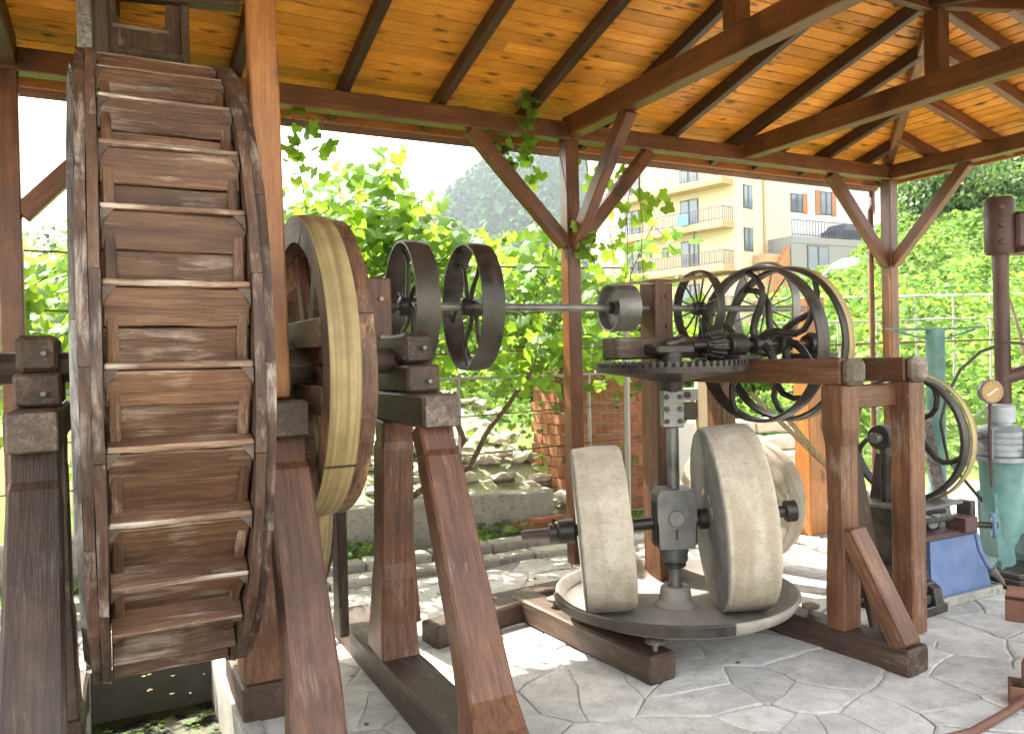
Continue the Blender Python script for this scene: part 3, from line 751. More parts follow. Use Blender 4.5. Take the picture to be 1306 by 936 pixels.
place('belt', lathe([(-.085, Rb), (-.05, Rb+.006), (0, Rb+.006), (.03, Rb+.001), (.03, Rb-.010), (-.085, Rb-.010)], 72), M_belt, bwh, BM)
th_ = -math.asin(min(1, .36/.62))
M, L = basis((-.088, -(Rb+.009), 0), (.033, -(Rb+.009), 0), (0, 1, 0)); place('belt_splice', barmesh(L, .008, .006, .001), M_iron, bwh, BM @ Rot(.62) @ M)
# second, lower wooden wheel with pale belt
lw = thing('lower_belt_wheel', 'smaller dark wooden wheel with grey canvas belt low behind the belt wheel', 'belt wheel', WF.p(-.42, .95, .90))
LM = WF.M(-.36, .62, .92)
mes = [sector(-.06, .06, .40, .50, 2*math.pi/8*.995, 4, 99, .003)]
for k in range(8): place('felloe', mes[0], M_olddark, lw, LM @ Rot(2*math.pi*k/8))
for k in range(6):
    M, L = basis((.0, -.03, 0), (.0, -.41, 0), (1, 0, 0)); place('spoke', barmesh(L, .06, .05, .004), M_olddark, lw, LM @ Rot(2*math.pi*k/6) @ M)
place('belt', lathe([(-.045, .505), (.0, .512), (.045, .505), (.045, .497), (-.045, .497)], 64), M_belt, lw, LM)
cyl('axle', lw, WF.p(-.55, .62, .92), WF.p(-.14, .62, .92), .035, M_iron, 14)
bar('stand', lw, WF.p(-.54, .62, .0), WF.p(-.54, .62, .97), .07, .12, M_olddark, up_=WF.d1)
bar('stand', lw, WF.p(-.16, .62, .14), WF.p(-.16, .62, .97), .05, .12, M_olddark, up_=WF.d1)
# dark pulley at far left beyond the wheel
lp = thing('left_gear_wheel', 'black iron pulley on the axle end left of the water wheel', 'pulley', WF.p(-1.62, .0, 1.52))
pulley(lp, WF.M(-1.60, .0, 1.52), .20, .07, M_iron, 5, .6)

# ---- tie beam from trestle base towards the mill
tie = thing('floor_tie_beam', 'short dark floor timber lying between the trestle base and the mill base', 'beam', (-.7, 4.6, .06))
bar('beam', tie, (-.60, 4.36, .055), (-.10, 4.80, .055), .16, .13, M_olddark, wob=.003, seg=3, c=.01)

# ================================================================ LINE SHAFT (β=24°)
SF = Fr(-.337, 4.44, 24.0); SZ = 1.83
ls = thing('line_shaft', 'long grey steel line shaft running from the shaft post past the centre post', 'shaft', SF.p(-.55, 0, SZ))
cyl('shaft', ls, SF.p(-.55, 0, SZ), SF.p(2.35, 0, SZ), .021, M_irong, 16)
for w_ in (-.46, 1.2):
    cyl('collar', ls, SF.p(w_-.03, 0, SZ), SF.p(w_+.03, 0, SZ), .036, M_iron, 16)
for w_, lab in ((-.345, 'black iron pulley with curved spokes, left one of the pair beside the wooden belt wheel'), (.0, 'black iron pulley with curved spokes, right one of the pair, larger gap of green behind')):
    p_ = thing('spoked_pulley', lab.replace(', larger gap of green behind', ' left of the centre post'), 'pulley', SF.p(w_, 0, SZ), 'pair of black pulleys on the line shaft')
    pulley(p_, SF.M(w_, 0, SZ) @ Rot(.4 if w_ else 1.1), .345, .122, M_iron, 6, .95, .011, .05, .13, (.015, .009))
dp = thing('drum_pulley', 'small solid dark drum pulley at the right end of the line shaft', 'pulley', SF.p(.93, 0, SZ))
place('drum', solid([(-.045, 0), (-.045, .04), (-.02, .045), (-.02, .128), (-.07, .130), (-.075, .14), (.075, .14), (.075, .12), (.03, .12), (.03, 0)], 40), M_irong, dp, SF.M(.93, 0, SZ))
cyl('hub', dp, SF.p(.85, 0, SZ), SF.p(.93, 0, SZ), .036, M_iron, 16)
for w_, rr, lab in ((1.50, .235, 'thin-spoked iron wheel behind the upright mill post'), (2.02, .30, 'thin-spoked flywheel with pale rim seen through the big black pulleys')):
    p_ = thing('wire_spoked_wheel', lab, 'wheel', SF.p(w_, 0, SZ))
    pulley(p_, SF.M(w_, 0, SZ), rr, .06, M_iron if w_ < 1.8 else M_irong, 12, .5, .010, .04, .09, (.007, .005), straight=True)
# flat belt from drum towards the pulleys
def beltstrip(name, label, pts, wv, m=M_belt, thick=.005):
    t = thing(name, label, 'belt', pts[0]); P = [V(p) for p in pts]; wv = V(wv); vs = []; fs = []
    for i, p in enumerate(P):
        tg = (P[min(i+1, len(P)-1)]-P[max(i-1, 0)]).normalized(); nn = tg.cross(wv).normalized()*thick
        for q in (p-wv/2, p+wv/2, p+wv/2+nn, p-wv/2+nn): vs.append(q-P[0])
    for i in range(len(P)-1):
        for k in range(4): fs.append((i*4+k, i*4+(k+1) % 4, (i+1)*4+(k+1) % 4, (i+1)*4+k))
    fs.append((3, 2, 1, 0)); fs.append(tuple((len(P)-1)*4+k for k in range(4)))
    me = mesh(name, vs, fs); t2 = place('belt_strip', me, m, t, Matrix.Translation(P[0])); return t
beltstrip('flat_belt', 'flat canvas belt stretched from the drum pulley over the mill post to the big pulleys', [SF.p(.95, 0, SZ+.143), SF.p(1.25, -.03, SZ+.155), MF.p(.70, .24, 2.035), MF.p(.93, .03, 2.055)], SF.d1*.075+V((0, 0, .02)))

# ================================================================ MILL
mb = thing('mill_gear_stand', 'heavy reddish timber frame carrying the gear and the two big pulleys of the stone mill', 'mill frame', MF.p(.58, 0, 0))
bar('base_beam', mb, MF.p(-.45, -.40, .07), MF.p(-.45, .85, .07), .165, .135, M_olddark, wob=.003, seg=6, c=.012, seed=1)
bb_ = bar('base_beam', mb, MF.p(.59, -1.04, .065), MF.p(.59, .85, .065), .165, .13, M_olddark, wob=.003, seg=6, c=.012, seed=2)
bar('cross_base', mb, MF.p(-.60, .93, .06), MF.p(.85, .93, .06), .15, .12, M_olddark, wob=.003, seg=4, c=.01)
bar('leg', mb, MF.p(.555, -.65, .13), MF.p(.555, -.65, 1.376), .135, .115, M_old, up_=MF.d1, wob=.002, c=.008, seed=4,
    st=[(0, 1, 1.0, 0, 0), (.15, .99, 1.05, 0, .0), (.3, .98, .95, 0, .0), (.5, .96, .86, 0, -.005), (.75, .96, .92, 0, 0), (.82, 1, 1.18, 0, .0), (1, 1, 1.18, 0, 0)])
bar('leg', mb, MF.p(1.105, -.67, .0), MF.p(1.105, -.67, 1.376), .135, .125, M_old, up_=MF.d1, wob=.002, seg=7, c=.008, seed=6)
for a in (.555, 1.105):
    tb = bar('top_beam', mb, MF.p(a, -.70, 1.441), MF.p(a, .85 if a < 1 else .7, 1.441), .135, .13, M_old, wob=.002, seg=6, c=.008, seed=int(a*10))
    bar('end_cap', tb, MF.p(a, -.765, 1.441), MF.p(a, -.699, 1.441), .140, .134, M_cap, c=.022, wob=.001, seg=2)
bar('rail', mb, MF.p(.65, -.60, 1.305), MF.p(1.06, -.60, 1.305), .10, .12, M_old, wob=.001, seg=3)
bar('diagonal_brace', mb, MF.p(.56, -.725, .60), MF.p(.575, -.985, .125), .12, .09, M_old, up_=MF.d1, c=.008, wob=.001, seg=4, st=[(-.08, 1, 1, 0, 0), (.3, 1, 1.05, 0, 0), (1, 1, 1.15, 0, .0)])
bar('rear_brace', mb, MF.p(.68, -.52, 1.36), MF.p(.98, -.58, .02), .17, .035, M_olddark, up_=MF.d1, wob=.001, seg=3)
for a in (.585, 1.12): bar('leg', mb, MF.p(a, .72, .13 if a < 1 else 0), MF.p(a, .72, 1.376), .14, .14, M_old, up_=MF.d1, wob=.002, seg=4)
rpst = bar('rear_post', mb, MF.p(.32, .47, .0), MF.p(.32, .47, 2.0), .14, .15, M_old, up_=MF.d1, wob=.002, seg=6, seed=9)
bar('bearing_rail', mb, MF.p(-.31, .14, 1.585), MF.p(.46, .14, 1.585), .14, .12, M_olddark, wob=.002, seg=4, c=.01)
for z in (1.9, 1.72): cyl('bolt', mb, MF.p(.335, .388, z), MF.p(.335, .378, z), .013, M_rust, 8, .003)
for q in ((-.02, .0), (.02, .02), (.0, -.02)): cyl('bolt', mb, MF.p(.58+q[0], -.735-q[1]*.55, .52+q[1]), MF.p(.58+q[0], -.775-q[1]*.55, .535+q[1]), .006, M_iron, 8, .002)
# horizontal crown gear and vertical shaft
cg = thing('crown_gear', 'horizontal black toothed crown gear on top of the vertical mill shaft', 'gear', MF.p(0, 0, 1.4))
Up = Matrix.Rotation(-math.pi/2, 4, 'Y')   # local X -> world +Z
GM = MF.M(0, 0, 0) @ Up
place('gear_plate', solid([(1.345, 0), (1.345, .055), (1.40, .07), (1.425, .20), (1.455, .38), (1.455, .405), (1.485, .408), (1.485, .33), (1.468, .10), (1.49, .06), (1.49, 0)], 64), M_iron, cg, GM)
tv = []; tf = []
nt_ = 66
for k in range(nt_):
    a = 2*math.pi*k/nt_; c, s = math.cos(a), math.sin(a); q = len(tv)
    for (r, dz, hwid) in ((.335, .0, .0085), (.405, .0, .0115)):
        for (z, ww) in ((1.484, hwid), (1.513 if r > .34 else 1.503, hwid*.6)):
            for sg in (-1, 1): tv.append((z, r*c-sg*ww*s, r*s+sg*ww*c))
    # order: in-bot-,in-bot+,in-top-,in-top+,out-bot-,out-bot+,out-top-,out-top+
    for fc in ((0, 1, 3, 2), (4, 6, 7, 5), (0, 2, 6, 4), (1, 5, 7, 3), (2, 3, 7, 6)): tf.append(tuple(q+i for i in fc))
o = place('teeth', mesh('teeth', tv, tf), M_iron, cg, GM); o['kind'] = 'stuff'
cyl('upper_bearing', cg, MF.p(0, -.0, 1.49), MF.p(0, 0, 1.56), .06, M_iron, 16)
bar('bearing_bracket', cg, MF.p(-.13, .02, 1.575), MF.p(.14, .02, 1.575), .13, .055, M_iron, c=.012)
cyl('grease_cup', cg, MF.p(-.06, -.02, 1.60), MF.p(.07, -.02, 1.625), .028, M_iron, 12)
vsft = thing('mill_shaft', 'grey vertical drive shaft with bolted coupling between the two millstones', 'shaft', MF.p(0, 0, .2))
cyl('shaft', vsft, MF.p(0, 0, .22), MF.p(0, 0, 1.36), .032, M_irong, 20)
cp = box('coupling', vsft, MF.M(0, 0, 1.255) @ Matrix.Rotation(math.radians(-33), 4, 'Z'), .115, .10, .20, M_irong, .006)
for dx in (-.036, .036):
    for dz in (-.065, 0, .065):
        p = MF.p(0, 0, 1.255+dz)+V((dx, -.05, 0)); cyl('bolt', vsft, p, p+V((0, -.016, 0)), .014, M_iron, 6, .003)
BX = Matrix.Translation(MF.p(0, 0, .66)) @ Matrix.Rotation(.05, 4, 'Z')
extr('axle_block', vsft, [(-.095, -.15), (.095, -.15), (.10, -.02), (.105, .0), (.105, .13), (.085, .165), (-.085, .165), (-.105, .13), (-.105, .0), (-.10, -.02)], -.085, .085, M_irong, BX)
for s in (-1, 1): box('side_plate', vsft, BX @ Matrix.Translation((s*.108, 0, -.02)), .014, .10, .24, M_iron, .005)
p = MF.p(0, 0, .675); cyl('pin_cap', vsft, p+V((0, -.083, 0)), p+V((0, -.10, 0)), .045, M_irong, 24)
box('slot_key', vsft, Matrix.Translation(p+V((0, -.087, -.085))), .014, .01, .055, M_iron, .002)
cyl('collar', vsft, MF.p(0, 0, .425), MF.p(0, 0, .512), .07, M_irong, 24, .008, .075)
cyl('lower_ring', vsft, MF.p(0, 0, .40), MF.p(0, 0, .425), .06, M_iron, 24)
# axle
ang = -.02; ed = V((math.cos(ang), math.sin(ang), 0)); mc = MF.p(0, 0, 0)
pL = mc-ed*.375+V((0, 0, .615)); pR = mc+ed*.385+V((0, 0, .672)); ad_ = (pR-pL).normalized()
axl = thing('stone_axle', 'black horizontal axle with end collars through both millstones', 'axle', mc+V((0, 0, .64)))
def ax(t): return pL+ad_*(t+.375)
cyl('axle_bar', axl, ax(-.62), ax(.66), .033, M_iron, 20)
cyl('end_collar', axl, ax(-.63), ax(-.535), .066, M_iron, 24, .008)
cyl('lock_ring', axl, ax(-.68), ax(-.63), .050, M_iron, 20, .005)
cyl('axle_tip', axl, ax(-.83), ax(-.66), .026, M_rustdk, 16, .004, .030)
cyl('set_screw', axl, ax(-.655)+V((0, 0, .04)), ax(-.655)+V((0, 0, .075)), .008, M_iron, 8, .002)
cyl('end_collar', axl, ax(.60), ax(.66), .060, M_iron, 24, .006)
def stone(name, label, c, axd, R_, w_, bulge=.012, seed=0):
    t = thing(name, label, 'millstone', c-V((0, 0, R_)), 'round granite millstones')
    M, _ = basis(c-axd*w_/2, c+axd*w_/2)
    L = w_; pr = [(0, 0), (0.0, .05), (-.004, .3*R_), (0, R_*.62), (.001, R_-.012), (.005, R_-.004), (.010, R_+.0)]
    for t_ in (.15, .3, .45, .6, .75, .88): pr.append((L*t_+.01, R_+bulge*math.sin(math.pi*t_)))
    pr += [(L-.010, R_-.001), (L-.004, R_-.005), (L, R_-.013), (L, R_*.6), (L, .05), (L, 0)]
    place('stone_disc', solid(pr, 120, 28, .012, 13.0), M_stone, t, M @ Matrix.Rotation(seed, 4, 'X')); return t, M
tl, ML_ = stone('millstone', 'left pale granite edge runner stone standing upright in the mill pan', pL-ad_*.012, ad_, .437, .262, .004, 1.0)
tr, MR_ = stone('millstone', 'larger right granite edge runner stone with its rough, partly shade-darkened side facing left', pR-ad_*.070, ad_, .490, .262, .004, 2.0)
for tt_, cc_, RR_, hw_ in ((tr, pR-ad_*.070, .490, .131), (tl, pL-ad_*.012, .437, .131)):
    M_, _ = basis(cc_-ad_*(hw_+.004), cc_); place('side_face', solid([(0, 0), (0, RR_*.5), (-.002, RR_*.8), (.000, RR_-.014), (.006, RR_-.008), (.014, 0)], 72, 38, .012, 11), M_stonedk, tt_, M_)  # left-face discs: the stone's own darker tone plus some painted shade
cyl('iron_eye', tr, ax(.135), ax(.19), .055, M_iron, 20)
t3, _m = stone('millstone', 'spare granite millstone standing on the paving behind the right edge runner', V((1.50, 5.95, .47)), V((.72, .69, 0)).normalized(), .47, .22, .01, .4)
# pan
pn = thing('mill_pan', 'broad shallow stone pan with dark iron rim under the millstones', 'mill pan', MF.p(0, 0, .14))
PM = MF.M(0, 0, 0) @ Up
place('basin', solid([(.142, 0), (.142, .34), (.160, .45), (.200, .575), (.228, .628), (.268, .650), (.282, .650), (.286, .640), (.280, .628), (.235, .600), (.200, .545), (.178, .46), (.170, .30), (.174, .16), (.19, .11), (.20, .10), (.20, 0)], 96, 40, .006, 4), M_pan, pn, PM)
# iron band on the front part of the rim
bv = []; bf = []
n0 = 40
for i in range(n0+1):
    a = D2R(-208+100*i/n0); c, s_ = math.cos(a), math.sin(a)
    for (r, z) in ((.640, .228), (.659, .236), (.664, .283), (.658, .290), (.640, .288)): bv.append((r*c, r*s_, z))
for i in range(n0):
    for k in range(4): bf.append((i*5+k, (i+1)*5+k, (i+1)*5+k+1, i*5+k+1))
bf.append((0, 1, 2, 3, 4)); bf.append(tuple(n0*5+k for k in (4, 3, 2, 1, 0)))
place('iron_band', mesh('band', bv, bf, 30), M_iron, pn, MF.M(0, 0, 0))
place('shaft_socket', solid([(.195, 0), (.195, .115), (.205, .105), (.22, .088), (.285, .080), (.295, .070), (.295, .045), (.27, .04), (.27, 0)], 32, 35, .03, 12), M_pan, pn, PM)
for q in ((-.45, -.34, .135), (-.45, .5, .135), (.59, -.42, .13), (.59, .42, .13)):
    b_ = thing('mount_bolt', {(-.45, -.34): 'grey mushroom bolt on the near end of the left base timber', (-.45, .5): 'mushroom bolt under the back left of the pan', (.59, -.42): 'mushroom bolt on the right base timber beside the leg', (.59, .42): 'mushroom bolt under the back right of the pan'}[q[:2]], 'bolt', MF.p(*q), 'pan mounting bolts')
    cyl('stem', b_, MF.p(*q), MF.p(q[0], q[1], q[2]+.045), .014, M_irong, 10)
    place('head', solid([(.04, 0), (.04, .045), (.052, .048), (.060, .03), (.062, 0)], 20), M_cap, b_, MF.M(q[0], q[1], q[2]) @ Up)
# pinion shaft with pulleys (along d2)
PZ = 1.595
ps = thing('pinion_shaft', 'black pinion with bearings on the frame meshing with the crown gear', 'pinion', MF.p(.3, 0, PZ))
cyl('shaft', ps, MF.p(.16, 0, PZ), MF.p(1.30, 0, PZ), .024, M_iron, 16)
place('pinion_body', solid([(0, 0), (0, .035), (.01, .045), (.11, .068), (.12, .060), (.12, 0)], 24), M_iron, ps, MF.M(.255, 0, PZ))
me = barmesh(.11, .014, .022, .003)
for k in range(14):
    M = MF.M(.257, 0, PZ) @ Matrix.Rotation(2*math.pi*k/14, 4, 'X') @ Matrix.Translation((0, 0, .055)) @ Matrix.Rotation(-.2, 4, 'Y'); place('tooth', me, M_iron, ps, M)
for a in (.43, 1.12):
    box('bearing_base', ps, MF.M(a+.05, 0, 1.522), .17, .26, .03, M_iron, .005)
    place('bearing', solid([(0, 0), (0, .055), (.012, .062), (.03, .062), (.035, .07), (.10, .07), (.105, .062), (.125, .062), (.13, .05), (.13, 0)], 20), M_iron, ps, MF.M(a, 0, PZ))
for a0, wd, rr, lab, mm_ in ((.695, .10, .455, 'big black flat-rimmed pulley with curved spokes above the right millstone', M_iron), (.90, .075, .455, 'second big black pulley just behind the first, pale canvas belt on its rim', M_iron)):
    p_ = thing('drive_pulley', lab, 'pulley', MF.p(a0, 0, PZ), 'two big pulleys on the mill frame')
    pulley(p_, MF.M(a0, 0, PZ) @ Rot(.5 if a0 < .8 else 1.25), rr, wd, mm_, 5, 1.15, .012, .055, wd*1.2, (.026, .016), lip=.004)
    if a0 > .8:
        place('belt', lathe([(.0, rr+.010), (.05, rr+.012), (.05, rr+.005), (.0, rr+.004)], 72), M_belt, p_, MF.M(a0, 0, PZ))
# crossed belts down to the engine
EC = V((2.30, 5.02, 1.0))
P2c = MF.p(.96, 0, PZ)
beltstrip('crossed_belt', 'pale belt run slanting down from the big pulley behind the right leg, left strand', [P2c-MF.d1*(-.32)+V((0, 0, -.30)), V((1.93, 5.10, .72))], MF.d2*.05)
beltstrip('crossed_belt', 'pale belt run slanting down from the big pulley behind the right leg, right strand', [P2c+V((0, 0, -.445))+MF.d1*.03, V((1.98, 5.2, .66))], MF.d2*.05)

# ================================================================ RIGHT-HAND MACHINES
eng = thing('stationary_engine', 'black stationary engine with spoked flywheel and pale belt behind the right frame leg', 'engine', (2.3, 5.0, 0))
EF = Fr(2.30, 5.02, 33.0)
pulley(eng, EF.M(0, 0, 1.0), .385, .07, M_iron, 5, 1.1, .02, .05, .12, (.024, .016), name='flywheel_rim')
place('belt', lathe([(.035, .40), (.085, .402), (.085, .392), (.035, .392)], 72), M_belt, eng, EF.M(0, 0, 1.0))
cyl('crankshaft', eng, EF.p(-.33, 0, 1.02), EF.p(.18, 0, 1.0), .032, M_irong, 16)
cyl('crank_boss', eng, EF.p(-.28, 0, 1.02), EF.p(-.20, 0, 1.02), .075, M_iron, 20)
bar('connecting_rod', eng, EF.p(-.24, -.02, 1.02), EF.p(-.24, -.02, .58), .05, .045, M_iron, up_=EF.d1, wob=.001, seg=3)
extr('engine_frame', eng, [(-.30, 0), (.30, 0), (.26, .10), (.17, .16), (.13, .55), (.08, .86), (-.08, .86), (-.12, .5), (-.17, .16), (-.28, .10)], -.04, .04, M_iron, EF.M(-.15, 0, .05) @ Matrix.Rotation(math.pi/2, 4, 'Z'))
for q in range(4): box('base_step', eng, EF.M(-.24, -.05, .03+q*.06), .34-.04*q, .50-.05*q, .055, M_iron, .006)
place('table_plate', barmesh(.5, .45, .02, .004), M_irong, eng, EF.M(-.35, -.05, .62))
bar('slanted_strut', eng, (2.92, 5.62, .0), (2.66, 5.55, 1.12), .08, .05, M_rimgrey)

bm_ = thing('blue_machine', 'blue painted machine base with dark slide mechanism, bent crank and small handwheel', 'machine', (2.6, 5.2, 0))
BFr = Fr(2.33, 4.80, 28.0)
vs = []
for (z, e, x1) in ((0, .03, .60), (.045, .03, .60), (.05, .0, .575), (.385, -.03, .53)):
    for (a, b) in ((-e, -e), (x1+e, -e), (x1+e, .48+e), (-e, .48+e)): vs.append(BFr.p(a+(.02 if z > .04 else 0), b+(.0), z)-V((2.6, 5.2, 0)))
fs = [(3, 2, 1, 0)]+[(i*4+k, i*4+(k+1) % 4, (i+1)*4+(k+1) % 4, (i+1)*4+k) for i in range(3) for k in range(4)]+[(12, 13, 14, 15)]
place('base_box', mesh('base_box', vs, fs), M_bluep, bm_, Matrix.Translation((2.6, 5.2, 0)))
bar('foot_rim', bm_, BFr.p(-.02, -.035, .03), BFr.p(.64, -.035, .03), .03, .055, M_conc, c=.006)
bar('slide_rail', bm_, BFr.p(-.05, .10, .50), BFr.p(.46, .06, .49), .03, .03, M_iron)
bar('slide_rail', bm_, BFr.p(-.05, .25, .52), BFr.p(.46, .22, .50), .03, .03, M_iron)
bar('bed_plate', bm_, BFr.p(-.02, .22, .405), BFr.p(.50, .22, .405), .40, .035, M_rustdk)
box('tool_block', bm_, BFr.M(.38, .05, .46), .12, .14, .09, M_rustdk); box('tool_block', bm_, BFr.M(.47, .08, .50), .05, .10, .18, M_iron)
for (a, b, z, r) in ((.05, .2, .46, .05), (.18, .15, .47, .035), (.28, .22, .45, .045)): cyl('cylinder', bm_, BFr.p(a, b-.05, z), BFr.p(a+.08, b+.10, z), r, M_irong if r < .04 else M_iron, 14)
tube('lever', bm_, [BFr.p(.02, .12, .45), BFr.p(.12, .12, .53), BFr.p(.16, .2, .56)], .012, M_irong)
tube('crank_arm', bm_, [BFr.p(.37, -.05, .42), BFr.p(.37, -.07, .32), BFr.p(.42, -.09, .22), BFr.p(.47, -.10, .18)], [.012, .013, .016, .02], M_bluep)
cyl('crank_grip', bm_, BFr.p(.44, -.10, .20), BFr.p(.53, -.12, .10), .026, M_irong, 12, .004, .012)
cyl('wheel_stem', bm_, BFr.p(.47, .05, .44), BFr.p(.58, -.06, .44), .02, M_iron, 12)
HM, _ = basis(BFr.p(.56, -.04, .44), BFr.p(.60, -.09, .44))
hwp = place('handwheel', None, None, bm_, HM)
place('wheel_rim', lathe([(-.01, .075), (0, .080), (.01, .075), (0, .066)], 28), M_bluep, hwp, HM)
me = barmesh(.07, .012, .012, .003)
for k in range(6): place('spoke', me, M_grey, hwp, HM @ Matrix.Rotation(k*math.pi/3, 4, 'X') @ Matrix.Rotation(-math.pi/2, 4, 'Y'))
place('hub', solid([(-.015, 0), (-.015, .02), (.02, .018), (.02, 0)], 14), M_grey, hwp, HM)

gp_ = thing('green_press', 'turquoise cast iron press with ribbed grey head, arched foot and dark plinth', 'press', (3.07, 5.35, 0))
GP = Matrix.Translation((3.09, 5.36, 0)); GX = V((3.09, 5.36, 0))
for q in range(3): box('plinth', gp_, GP @ Matrix.Rotation(D2R(28), 4, 'Z') @ Matrix.Translation((.10, 0, .02+q*.035)), .62-.03*q, .50-.03*q, .033, M_iron, .005)
# waisted column with foot: revolve + two feet
place('column', solid([(.26, 0), (.26, .09), (.32, .112), (.48, .124), (.64, .130), (.76, .134), (.80, .142), (.80, 0)], 40), M_green, gp_, GP @ Up)
extr('foot', gp_, [(-.13, 0), (.0, 0), (.03, .02), (.02, .12), (.04, .20), (.10, .22), (.14, .18), (.15, .05), (.17, 0), (.30, 0), (.29, .06), (.22, .18), (.15, .32), (.12, .48), (-.115, .48), (-.11, .32), (-.10, .18), (-.09, .06)], -.09, .09, M_green, GP @ Matrix.Rotation(.10, 4, 'Z') @ Matrix.Translation((0, 0, .11)))
for xx in (-.07, .22): cyl('foot_bolt', gp_, GX+V((xx, -.11, .10)), GX+V((xx, -.11, .16)), .022, M_green, 6)
hp = [(.80, 0), (.80, .165), (.828, .168), (.83, .140)]
for q in range(4): hp += [(.835+q*.042, .146), (.839+q*.042, .153), (.868+q*.042, .153), (.873+q*.042, .146)]
hp += [(1.005, .150), (1.03, .105), (1.03, 0)]
place('ribbed_head', solid(hp, 40), M_grey, gp_, GP @ Up)
place('top_cup', solid([(1.03, 0), (1.03, .065), (1.055, .068), (1.055, .088), (1.155, .088), (1.16, .094), (1.168, .088), (1.168, 0)], 32), M_grey, gp_, GP @ Up)
for an in (2.4, 3.9, 5.2, .6):
    p = GX+V((math.cos(an)*.165, math.sin(an)*.160, .82)); cyl('tie_rod', gp_, p, p+V((0, 0, .20)), .010, M_irong, 8)
tube('outlet_elbow', gp_, [GX+V((-.13, -.02, .96)), GX+V((-.20, -.04, .97)), GX+V((-.235, -.05, .93)), GX+V((-.24, -.05, .86)), GX+V((-.27, -.05, .80)), GX+V((-.34, -.02, .78))], .030, M_irong, 12)
tube('inlet_elbow', gp_, [GX+V((.08, -.16, .86)), GX+V((.13, -.19, .86)), GX+V((.165, -.20, .82)), GX+V((.17, -.20, .77)), GX+V((.38, -.20, .74))], .028, M_green, 12)
gg = thing('pressure_gauge', 'round brass-faced pressure gauge on a thin pipe left of the press head', 'gauge', GX+V((-.12, -.1, 1.0)))
GC = GX+V((-.13, -.12, 1.262))
cyl('case', gg, GC+V((0, .03, 0)), GC+V((0, -.015, 0)), .078, M_irong, 32, .006); cyl('dial', gg, GC+V((0, -.014, 0)), GC+V((0, -.019, 0)), .069, M_face, 32, .001)
tk = barmesh(.012, .002, .003, .0005)
for q in range(11):
    an = D2R(-45+27*q); place('dial_tick', tk, M_iron, gg, Matrix.Translation(GC+V((math.cos(an)*.052, -.0205, math.sin(an)*.052))) @ Matrix.Rotation(-an, 4, 'Y'))
bar('needle', gg, GC+V((-.035, -.022, -.025)), GC+V((.03, -.022, .02)), .003, .008, M_white, c=.0005)
tube('gauge_pipe', gg, [GC+V((0, .01, -.075)), GC+V((0, .01, -.14)), GC+V((-.01, .01, -.30)), GC+V((0, .0, -.62))], [.014, .010, .009, .009], M_rustdk)
tube('hose', gg, [GX+V((.75, .1, 1.40)), GX+V((.30, .1, 1.56)), GX+V((.12, .12, 1.58)), GX+V((-.06, .12, 1.52)), GX+V((-.20, .12, 1.40)), GX+V((-.30, .10, 1.24)), GX+V((-.36, .08, 1.05)), GX+V((-.33, .05, .80)), GX+V((-.10, .02, .50))], .011, M_iron)

gpl = thing('green_pillar', 'slim turquoise iron pillar with two flat bracket arms at the top', 'pillar', (3.0, 6.0, 0))
cyl('pillar', gpl, (2.98, 6.0, 0), (2.98, 6.0, 1.70), .066, M_green, 24)
for s in (-1, 1):
    bar('bracket_arm', gpl, (2.98+s*.05, 6.0, 1.69), (2.98+s*.36, 6.0, 1.70), .09, .014, M_green); bar('bracket_stay', gpl, (2.98+s*.05, 6.0, 1.615), (2.98+s*.30, 6.0, 1.685), .02, .012, M_green)
bp = thing('brown_column_press', 'dark brown iron column with a bolted clamp head and heavy arm at the right edge', 'press', (3.33, 5.7, 0))
cyl('column', bp, (3.33, 5.72, 0), (3.31, 5.72, 2.25), .052, M_rustdk, 24)
place('clamp_head', solid([(2.20, 0), (2.20, .085), (2.225, .10), (2.58, .098), (2.60, .085), (2.61, 0)], 10), M_rustdk, bp, Matrix.Translation((3.31, 5.72, 0)) @ Up)
for z in (2.28, 2.40, 2.52): cyl('bolt', bp, (3.27, 5.63, z), (3.26, 5.60, z), .018, M_rustdk, 6)
box('arm', bp, Matrix.Translation((3.72, 5.72, 2.36)), .70, .22, .26, M_rustdk, .02); box('arm_lip', bp, Matrix.Translation((3.70, 5.70, 2.22)), .62, .26, .03, M_rust, .006)
place('flywheel', solid([(0, 0), (0, .35), (.02, .37), (.16, .37), (.18, .35), (.18, 0)], 32), M_rustdk, bp, Matrix.Translation((3.72, 5.66, 1.45)) @ Matrix.Rotation(.2, 4, 'Z'))
cyl('wheel_shaft', bp, (3.30, 5.72, 1.32), (3.75, 5.66, 1.46), .05, M_rustdk, 16)
cyl('column', bp, (4.05, 5.9, 0), (4.05, 5.9, 2.3), .052, M_rustdk, 20)
# foreground rusty clamp
fc = thing('rusty_clamp', 'rusty iron channel and hooked ring with a long rod lying on the paving, bottom right', 'iron fitting', (2.2, 3.6, 0))
outl = [(-.10, 0), (.5, 0), (.5, .10), (.30, .10), (-.10, .10)]
FCM = Matrix.Translation((2.35, 3.90, .30)) @ Matrix.Rotation(D2R(-33), 4, 'Z')
for (y, z, dy, dz) in ((0, .05, .22, .02), (-.10, 0, .02, .12), (.10, 0, .02, .12)):
    box('channel', fc, FCM @ Matrix.Translation((.20, y, z)), .55, dy, dz, M_rust, .004)
tube('hook_ring', fc, [(2.42, 3.52, .30), (2.27, 3.50, .29), (2.17, 3.49, .24), (2.12, 3.48, .17), (2.115, 3.47, .08), (2.12, 3.47, .05)], .036, M_rust, 12)
M = Matrix.Translation((2.14, 3.47, .045)) @ Matrix.Rotation(-.5, 4, 'Z')
